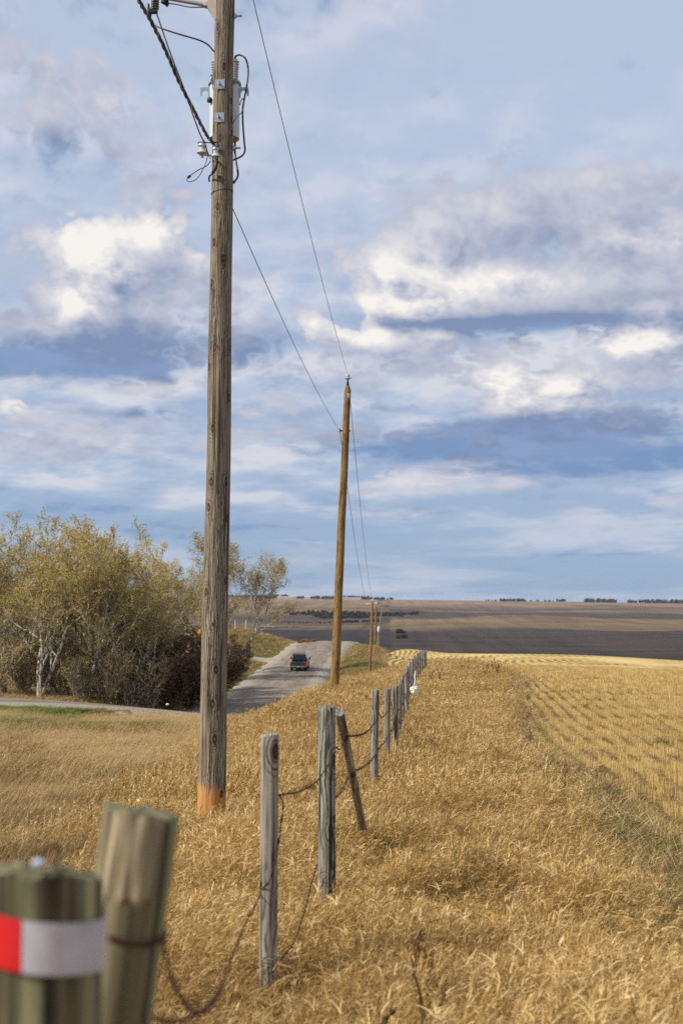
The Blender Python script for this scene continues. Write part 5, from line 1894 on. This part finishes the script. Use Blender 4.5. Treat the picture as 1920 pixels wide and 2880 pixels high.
for (px, Y, h, key, lab, sx) in LONE:
    x = P(px, 1890, Y).x
    place_tree(key, 'aspen_tree', (x, Y, tz1(x, Y) - .1), trg.uniform(0, 6.28) if px < 600 else 2.2, h / 13.0, lab, 'tree', GT, sx)
GB = 'leafless brown bushes at the end of the grove'
for (px, Y, h, lab) in ((470, 120, 7.0, 'dark brown leafless bush at the right end of the grove'), (525, 126, 7.8, 'tall dark brown bush touching the near pole in the photo'),
                        (575, 133, 6.4, 'dark brown bush hidden mostly behind the near pole'), (655, 160, 4.3, 'dark round bush beside the road under the open pale-limbed tree'), (618, 146, 4.8, 'dark brown bush on the road edge right of the near pole')):
    x = P(px, 1940, Y).x
    place_tree('s', 'bush', (x, Y, tz1(x, Y) - .1), trg.uniform(0, 6.28), h / 5.0, lab, 'bush', GB)
GU = 'olive undergrowth bushes below the grove'
for i, (px, Y, h) in enumerate(((-20, 113, 4.2), (75, 116, 3.8), (160, 117, 4.6), (225, 113, 3.4), (300, 114, 4.4), (365, 115, 4.4), (420, 117, 4.6), (110, 122, 6), (260, 124, 6), (380, 125, 6))):
    x = P(px, 1950, Y).x
    lab = ['olive undergrowth bush at the left edge of the photo', 'olive bush below the white-stemmed tree near the left edge', 'olive bush right of the forked tree with dark base', 'small olive bush left of the middle of the grove',
           'olive bush below the white limbs in the middle of the grove', 'olive bush below the broad tree right of the middle', 'olive bush next to the dark brown bush', 'taller bush set back behind the forked tree',
           'taller bush set back behind the middle of the grove', 'taller bush set back behind the right shoulder of the grove'][i]
    place_tree('u', 'bush', (x, Y, tz1(x, Y) - .1), trg.uniform(0, 6.28), h / 4.0, lab, 'bush', GU)
# russet weeds on the crest of the road, dry stalks round the fence end
proto_tree('w', 71, m_twig_o, m_twig_o, dict(per=9, size=(.05, .12), jit=.10, lv=(1, 2)), .008, height=1.25, trunks=10, lean=(.1, .5), spread=.5, levels=2, nb=(6, 3, 0), start=.3, r0=.015, ratio=.4)
for (px, py, Y, h) in ((842, 1812, 214, 1.4), (858, 1811, 216, 1.6), (872, 1810, 217, 1.3), (882, 1810, 218, 1.5), (852, 1811, 219, 1.2)):
    x = P(px, py, Y).x
    w_ = place_tree('w', 'weed', (x, Y, P(px, py, Y).z - .35), trg.uniform(0, 6.28), h / 1.25 * .72, 'russet dry weed standing on the crest of the road', 'weed', 'russet weeds on the road crest')
m_stalk = straw('brown_stalks', (.10, .05, .02), (.22, .12, .045), (.34, .21, .10), .1, gloss=.08)
proto_tree('k', 82, m_stalk, m_stalk, dict(per=3, size=(.004, .010), jit=.008, lv=(1, 2)), .0016, height=.8, trunks=2, lean=(.1, .4), spread=.45, levels=2, nb=(6, 2, 0), start=.45, r0=.005, ratio=.32)
GK = 'dry brown weed stalks in the golden grass'
for (px, Y, h, lab) in ((1365, 62, 1.5, 'dry weed stalk standing tall at the far end of the grass strip'), (1240, 22, .62, 'branched brown stalk right of the slim grey posts'), (1216, 58, 1.3, 'dark weed stalk beside the far fence posts'),
                        (1075, 5.6, .75, 'reddish brown stalk in the blurred grass at bottom centre'), (1250, 6.4, .75, 'thin brown stalk in the grass right of bottom centre'), (945, 5.0, .7, 'reddish stalk leaning in the grass at the bottom'),
                        (1580, 20, .6, 'dry weed on the field edge beside the stubble'), (1500, 28, .7, 'dry weed further up the field edge'), (935, 16, .62, 'brown stalk left of the slanted brace'), (820, 12.5, .6, 'brown stalk left of the thick grooved post'), (1410, 66, 1.4, 'brown stalk where the grass strip meets the far field')):
    x = P(px, 2000, Y).x
    place_tree('k', 'weed_stalk', (x, Y, tz1(x, Y) - .03), trg.uniform(0, 6.28), h / .8 * 1.1, lab, 'weed', GK)


# ------------------------------------------------------------------ pickup truck
m_paint = simple('dark_truck_paint', (.014, .015, .018), .28, .3, .6, .05)
m_dkglass = simple('dark_glass', (.008, .009, .011), .08, 0, .6, 0)
m_chrome = simple('bumper_chrome', (.55, .55, .55), .2, .9, .6, .05)
m_tyre = simple('tyre_rubber', (.013, .013, .013), .85, 0, .2)
m_tail = simple('tail_light_red', (.45, .015, .012), .25, 0, .6, 0)
m_plate = simple('number_plate', (.75, .75, .74), .4, 0, .4, 0)
m_dust = simple('dusty_trim', (.20, .18, .155), .7, 0, .3)
m_rack = simple('rack_steel', (.045, .045, .045), .4, .3, .4)
ti = int(np.argmin(np.abs(ROADL[:, 1] - 168.5)))
tdir = Vector((tan[ti, 0], tan[ti, 1], (ROADL[ti + 3, 2] - ROADL[ti - 3, 2]) / 6)).normalized()
trp = Vector(ROADL[ti]) + Vector((tan[ti, 1], -tan[ti, 0], 0)) * .72 + Vector((0, 0, .085))
truck = thing('pickup_truck', trp, 'dark pickup truck with ladder rack driving away down the road', 'truck')
truck.rotation_euler = Matrix((tdir.cross(Vector((0, 0, 1))).normalized(), tdir, tdir.cross(Vector((0, 0, 1))).normalized().cross(tdir))).transposed().to_euler()
# local frame: x right, y forward, origin on the road under the tail
W = .96
mb = MB()
side = [(0, .62), (.02, .95), (.06, 1.05), (1.95, 1.07), (2.0, 1.10), (4.0, 1.12), (5.15, 1.05), (5.35, .95), (5.4, .55), (5.3, .42), (4.85, .42), (4.78, .62), (4.6, .78), (4.3, .80), (4.05, .66), (3.98, .42), (1.75, .42), (1.68, .62), (1.5, .78), (1.2, .80), (.95, .66), (.88, .45), (.1, .45)]
mb.prism(side, -W, W, lambda a, b, d: Vector((d, a, b)))
mb.build('body', m_paint, truck, smooth=False, bevel=.05)
mb = MB()
cab = [(2.0, 1.09, .88), (2.15, 1.76, .70), (2.45, 1.82, .68), (3.25, 1.80, .68), (4.1, 1.12, .86)]
vb = len(mb.v)
for s in (-1, 1):
    for (y, z, w) in cab: mb.v.append(Vector((s * w, y, z)))
nC = len(cab)
mb.face(list(range(nC)))
mb.face([nC + i for i in range(nC)][::-1])
for i in range(nC):
    j = (i + 1) % nC
    mb.face((i, nC + i, nC + j, j))
mb.build('cab', m_paint, truck, smooth=False, bevel=.05)
mb = MB().prism([(-.70, 1.20), (.70, 1.20), (.60, 1.70), (-.60, 1.70)], 1.985, 1.995, lambda a, b, d: Vector((a, d + (b - 1.09) * .224 - .005, b)))
mb.build('rear_window', m_dkglass, truck, smooth=False, bevel=.01)
for s in (-1, 1):
    mb = MB().prism([(2.35, 1.2), (3.75, 1.2), (3.2, 1.70), (2.4, 1.70)], 0, .012, lambda a, b, d, s=s: Vector((s * (.885 + d - (b - 1.09) * .265), a, b)))
    mb.build('side_window', m_dkglass, truck, smooth=False)
mb = MB().prism([(-.74, .62), (.74, .62), (.76, 1.06), (-.76, 1.06)], -.03, .0, lambda a, b, d: Vector((a, d, b)))
mb.prism([(-.74, 1.065), (.74, 1.065), (.74, 1.10), (-.74, 1.10)], -.035, .05, lambda a, b, d: Vector((a, d, b)))
tg_ = mb.build('tailgate', simple('tailgate_paint', (.042, .044, .048), .4, .2, .5, .1), truck, smooth=False, bevel=.012)
MB().box((0, -.04, .98), (.2, .02, .07)).build('handle', m_rack, tg_, smooth=False, bevel=.01)
mb = MB().box((0, .03, 1.115), (1.86, .06, .03))
mb.build('bed_rail', m_dust, truck, smooth=False, bevel=.01)
for s in (-1, 1):
    MB().box((s * .87, -.012, .86), (.13, .05, .42)).build('tail_light', m_tail, truck, smooth=False, bevel=.012)
    mb = MB()
    mb.tube([(s * .9, 3.6, 1.2), (s * 1.06, 3.58, 1.25)], .03, 8)
    mb.box((s * 1.12, 3.56, 1.30), (.2, .1, .24))
    mb.build('mirror', m_rack, truck, smooth=False, bevel=.03)
    for y in (1.32, 4.42):
        mb = MB().lathe([(.2, -.13), (.36, -.13), (.385, -.10), (.385, .10), (.36, .13), (.2, .13)], (s * .83, y, .385), (1, 0, 0), 28)
        tyre = mb.build('wheel', m_tyre, truck)
        MB().lathe([(.05, 0), (.21, .0), (.22, .02), (.12, .03), (.05, .05)], (s * .955, y, .385), (s, 0, 0), 18).build('rim', m_chrome, tyre)
    MB().box((s * .56, -.05, .40), (.10, .02, .10)).build('fog_reflector', m_plate, truck, smooth=False, bevel=.01)
    MB().box((s * .80, .78, .36), (.3, .03, .34)).build('mud_flap', m_tyre, truck, smooth=False)
mb = MB().box((0, -.09, .56), (1.82, .16, .15))
mb.build('bumper', m_chrome, truck, smooth=False, bevel=.03)
MB().box((0, -.178, .59), (.31, .012, .10)).build('number_plate', m_plate, truck, smooth=False, bevel=.004)
mb = MB().tube([(-.4, .1, .34), (.4, .1, .34)], .06, 10)
mb.box((0, -.1, .42), (.12, .3, .1))
mb.build('tow_hitch', m_rack, truck)
mb = MB()                                    # ladder rack behind the cab
for s in (-1, 1):
    mb.box((s * .72, 1.82, 1.5), (.06, .06, .84))
    mb.box((s * .72, 1.82, 1.98), (.05, .05, .18))
mb.box((0, 1.82, 1.90), (1.44, .06, .06))
mb.box((0, 1.82, 2.0), (1.44, .05, .04))
for s in (-1, 1):
    mb.box((s * .72, .95, 1.9), (.05, 1.7, .05))
    mb.box((s * .72, .12, 1.5), (.06, .06, .84))
mb.box((0, .12, 1.92), (1.44, .05, .05))
mb.build('ladder_rack', m_rack, truck, smooth=False, bevel=.008)

# ------------------------------------------------------------------ small things in the middle distance
m_bag = simple('white_plastic', (.78, .78, .77), .35, 0, .4, .05)
m_white = simple('white_paint', (.76, .76, .74), .5, 0, .3, .06)
bagp = P(1165, 1940, 46.5)
bag = thing('plastic_bag', bagp, 'torn white plastic bag caught on the far fence', 'plastic bag')
mb = MB()
rg = random.Random(3)
nn, mm = 14, 10
for i in range(mm + 1):
    th = math.pi * i / mm
    for k in range(nn):
        a = 2 * math.pi * k / nn
        r = .11 * math.sin(th) ** .5 * rg.uniform(.4, 1.45) + .004
        mb.v.append(Vector((r * math.cos(a), r * math.sin(a) * .7, -.17 * math.cos(th) * .75 + rg.uniform(-.02, .02))))
for i in range(mm):
    for k in range(nn):
        k2 = (k + 1) % nn
        mb.face((i * nn + k, i * nn + k2, (i + 1) * nn + k2, (i + 1) * nn + k))
mb.build('bag', m_bag, bag, smooth=False)
mb = MB().tube([(.0, 0, .15), (.02, 0, .3), (.012, 0, .45), (.03, 0, .62)], [.03, .018, .024, .008], 8, True, 0, .5)
mb.build('torn_strip', m_bag, bag)
# pale posts along the mound
mound_posts = []
for i in range(13):
    px = 632 + i * 7.2 + (i % 3) * .8
    Y = 214 + i * .35
    x = P(px, 1775, Y).x
    z = tz1(x, Y)
    o = MB().tube([(x, Y, z - .3), (x + .03 * (i % 2), Y, z + .75), (x + .02 * (i % 3 - 1), Y, z + 1.45)], [.055, .05, .05], 8).build('fence_post', m_dust if i % 4 else m_white, origin=(x, Y, z))
    tag(o, 'thin pale post in the row along the top of the mound left of the road', 'fence post', 'thin pale posts along the mound')
x, Y = P(752, 1800, 208).x, 208
z = tz1(x, Y)
dl = thing('marker_post', (x, Y, z), 'lone dark marker post with a pale top on the slope of the mound', 'marker post')
MB().tube([(0, 0, -.2), (0, 0, 1.25)], .05, 8).build('post', m_pole_dark, dl)
MB().box((0, -.055, 1.2), (.12, .02, .16)).build('reflector', m_white, dl, smooth=False)
# a pair of old posts by the hollow, boulders
for (px0, py0, px1, py1, Y, r, lab) in ((1051, 1884, 1052, 1858, 165, .09, 'short dark upright post right of the third pole'), (1053, 1878, 1059.5, 1854, 166, .075, 'short dark slanting post right of the third pole'), (1049, 1864, 1051, 1843, 200, .09, 'grey post stub just right of the third pole, higher up')):
    a, b = P(px0, py0, Y), P(px1, py1, Y)
    o = MB().tube([a - Vector((0, 0, .4)), lerp(a, b, .5), b], [r, r * .95, r * .9], 10).build('old_post', m_pole_dark, origin=a)
    tag(o, lab, 'fence post', 'old posts round the hollow')


def boulder(px, py, Y, r, label, mat):
    rg = random.Random(int(px))
    c = P(px, py, Y)
    mb = MB()
    ph = [rg.uniform(0, 6) for _ in range(6)]
    for i in range(9):
        th = math.pi * i / 8
        for k in range(12):
            a = 2 * math.pi * k / 12
            q_ = r * (1 + .18 * math.sin(2 * a + ph[0]) * math.sin(th) + .12 * math.sin(3 * a + 2 * th + ph[1]) + .1 * math.sin(5 * th + ph[2]))
            mb.v.append(Vector((q_ * math.sin(th) * math.cos(a), q_ * math.sin(th) * math.sin(a), .7 * q_ * math.cos(th))))
    for i in range(8):
        for k in range(12):
            k2 = (k + 1) % 12
            mb.face((i * 12 + k, (i + 1) * 12 + k, (i + 1) * 12 + k2, i * 12 + k2))
    o = mb.build('boulder', mat, smooth=True, angle=60)
    o.location = c
    tag(o, label, 'boulder', 'pale stones on the verges')


m_stone = simple('pale_stone', (.55, .53, .49), .85, 0, .2, .2, 6)
boulder(1036, 1830, 210, .26, 'pale stone left of the third pole near its guy wire', m_stone)
boulder(1029, 1828, 211, .18, 'smaller pale stone at the foot of the guy wire', m_stone)
boulder(728, 1830, 200, .14, 'pale stone on the slope of the mound above the dirt track', m_stone)
boulder(767, 1811, 209, .13, 'pale stone near the marker post on the mound', m_stone)
boulder(471, 1981, 97, .10, 'white stone in the grass by the road left of the near pole', m_white)

# ------------------------------------------------------------------ far valley: woods, farms, ponds
m_wood_far = straw('far_wood', (.034, .030, .027), (.065, .054, .045), (.10, .083, .065), .05, gloss=.08)


def woods(name, label, items, leaf=1.2, per=150):
    vs, fs, ts, o_ = [], [], [], 0
    for (px, py, Y, w, h, n) in items:
        c = P(px, py, Y)
        for i in range(n):
            x = c.x + nrg.uniform(-w, w)
            y = Y + nrg.uniform(-w * .5, w * .5)
            z = tz1(x, y)
            hh = h * nrg.uniform(.6, 1.15)
            m_ = per
            q_ = nrg.normal(0, 1, (m_, 3))
            q_ /= np.linalg.norm(q_, axis=1)[:, None]
            q_ *= nrg.uniform(.3, 1, m_)[:, None] ** .5
            q_ = np.array([x, y, z + hh * .5]) + q_ * np.array([hh * .5, hh * .5, hh * .52])
            s = nrg.uniform(.5, 1.1, m_)[:, None] * leaf
            d1 = nrg.normal(0, 1, (m_, 3)); d1 /= np.linalg.norm(d1, axis=1)[:, None]
            d2 = nrg.normal(0, 1, (m_, 3)); d2 -= d1 * (d1 * d2).sum(1)[:, None]; d2 /= np.linalg.norm(d2, axis=1)[:, None]
            vs.append(np.stack([q_ - d1 * s, q_ - d2 * s * .6, q_ + d1 * s, q_ + d2 * s * .6], 1).reshape(-1, 3))
            fs.append(np.arange(m_ * 4).reshape(m_, 4) + o_)
            ts.append(np.repeat(np.clip(nrg.normal(.5, .25, m_), 0, 1), 4))
            o_ += m_ * 4
    o = np_mesh(name, np.concatenate(vs), np.concatenate(fs), m_wood_far, attrs={'tint': np.concatenate(ts)})
    return tag(o, label, 'woods', None, 'stuff')


woods('far_wood', 'dark scrub along the creek in the middle of the valley', [(905, 1732, 2450, 55, 4, 110), (918, 1736, 2350, 20, 7, 22), (970, 1738, 2300, 40, 4.5, 70), (1030, 1733, 2420, 60, 4, 110), (1090, 1728, 2500, 55, 4, 80), (1010, 1750, 2150, 30, 3, 40), (870, 1729, 2520, 60, 2, 40), (1020, 1728, 2560, 100, 2, 60), (900, 1752, 2150, 55, 1.5, 40)], 1.2, 70)
woods('far_wood', 'small dark clump of trees in the ploughed field right of the poles', [(1128, 1795, 1350, 4, 4, 8), (1128, 1782, 1500, 4, 4.5, 7)], .8)
woods('shelterbelt', 'dark tree lines along the horizon at the right', [(1440, 1690, 5400, 42, 11, 26), (1683, 1690, 5400, 60, 16, 40), (1790, 1690, 5400, 34, 11, 18), (1870, 1690, 5350, 75, 15, 46), (1575, 1690, 5500, 16, 10, 8), (1400, 1689, 5500, 50, 5, 14), (1520, 1690, 5500, 60, 5, 14)], 2.2, 110)
woods('shelterbelt', 'low bluish tree line along the horizon at the left', [(780, 1676, 5400, 40, 15, 26), (850, 1677, 5450, 70, 9, 30), (925, 1678, 5400, 50, 12, 24), (1000, 1679, 5400, 50, 14, 30), (1050, 1680, 5400, 40, 9, 20), (1085, 1681, 5400, 26, 9, 12), (700, 1675, 5450, 80, 12, 36), (600, 1675, 5450, 90, 12, 36)], 2.2, 110)
m_roof = simple('pale_roof', (.46, .36, .33), .7, 0, .2)
m_wall = simple('pale_wall', (.60, .54, .48), .8, 0, .2)


def farm(px, Y, w, h, d, label):
    x = P(px, 1680, Y).x
    z = tz1(x, Y)
    o = thing('farm_building', (x, Y, z), label, 'building', 'pale farm buildings on the horizon')
    MB().box((0, 0, h * .35), (w, d, h * .7 + 1)).build('wall', m_wall, o, smooth=False)
    MB().prism([(-d * .56, h * .7), (0, h * 1.15), (d * .56, h * .7)], -w * .52, w * .52, lambda a, b, c: Vector((c, a, b + .3))).build('roof', m_roof, o, smooth=False)


farm(803, 5250, 62, 7, 20, 'longest pale farm building, below the left horizon tree line')
farm(828, 5250, 14, 13, 12, 'small tall pale farm building beside the longest one')
farm(864, 5300, 22, 8, 14, 'pale farm building with reddish roof between the two tree lines')
farm(981, 5250, 90, 6, 18, 'low long pale building just right of the tan pole on the horizon')
m_pond, t, out = new_mat('pond_water')
principled(t, out, (.10, .11, .13), .04, 0, 1.0)
for (px, py, Y, w, d) in ((751, 1763, 1890, 13, 22), (770, 1764, 1885, 3, 12), (802, 1760, 1935, 4.5, 16), (825, 1758, 1960, 3.5, 14), (833, 1758, 1960, 3.5, 14)):
    x = P(px, py, Y).x
    mb = MB()
    zz = max(tz1(x + a, Y + b) for a in (-w, 0, w) for b in (-d, 0, d)) + .25
    rg = random.Random(px)
    for k in range(28):
        a = 2 * math.pi * k / 28
        r = 1 + .25 * math.sin(3 * a + px) + .15 * math.sin(5 * a)
        mb.v.append(Vector((x + w * r * math.cos(a), Y + d * r * math.sin(a), zz)))
    mb.face(list(range(28)))
    tag(mb.build('pond', m_pond), kind='structure')


# ------------------------------------------------------------------ the air
m_haze = bpy.data.materials.new('haze_air')
m_haze.use_nodes = True
t = NT(m_haze.node_tree)
t.n.clear()
out = t.node('ShaderNodeOutputMaterial')
pv = t.node('ShaderNodeVolumePrincipled')
pv.inputs['Color'].default_value = (.80, .88, 1.0, 1)
pv.inputs['Density'].default_value = 2.2e-5
t.l.new(pv.outputs[0], out.inputs['Volume'])
zlo = float(GZ.min()) - 1.0
hz = MB().box((0, 6990, (zlo + 22) / 2), (30000, 14100, 22 - zlo)).build('haze', m_haze, smooth=False)
tag(hz, 'thin blue air over the valley', 'haze', None, 'stuff')
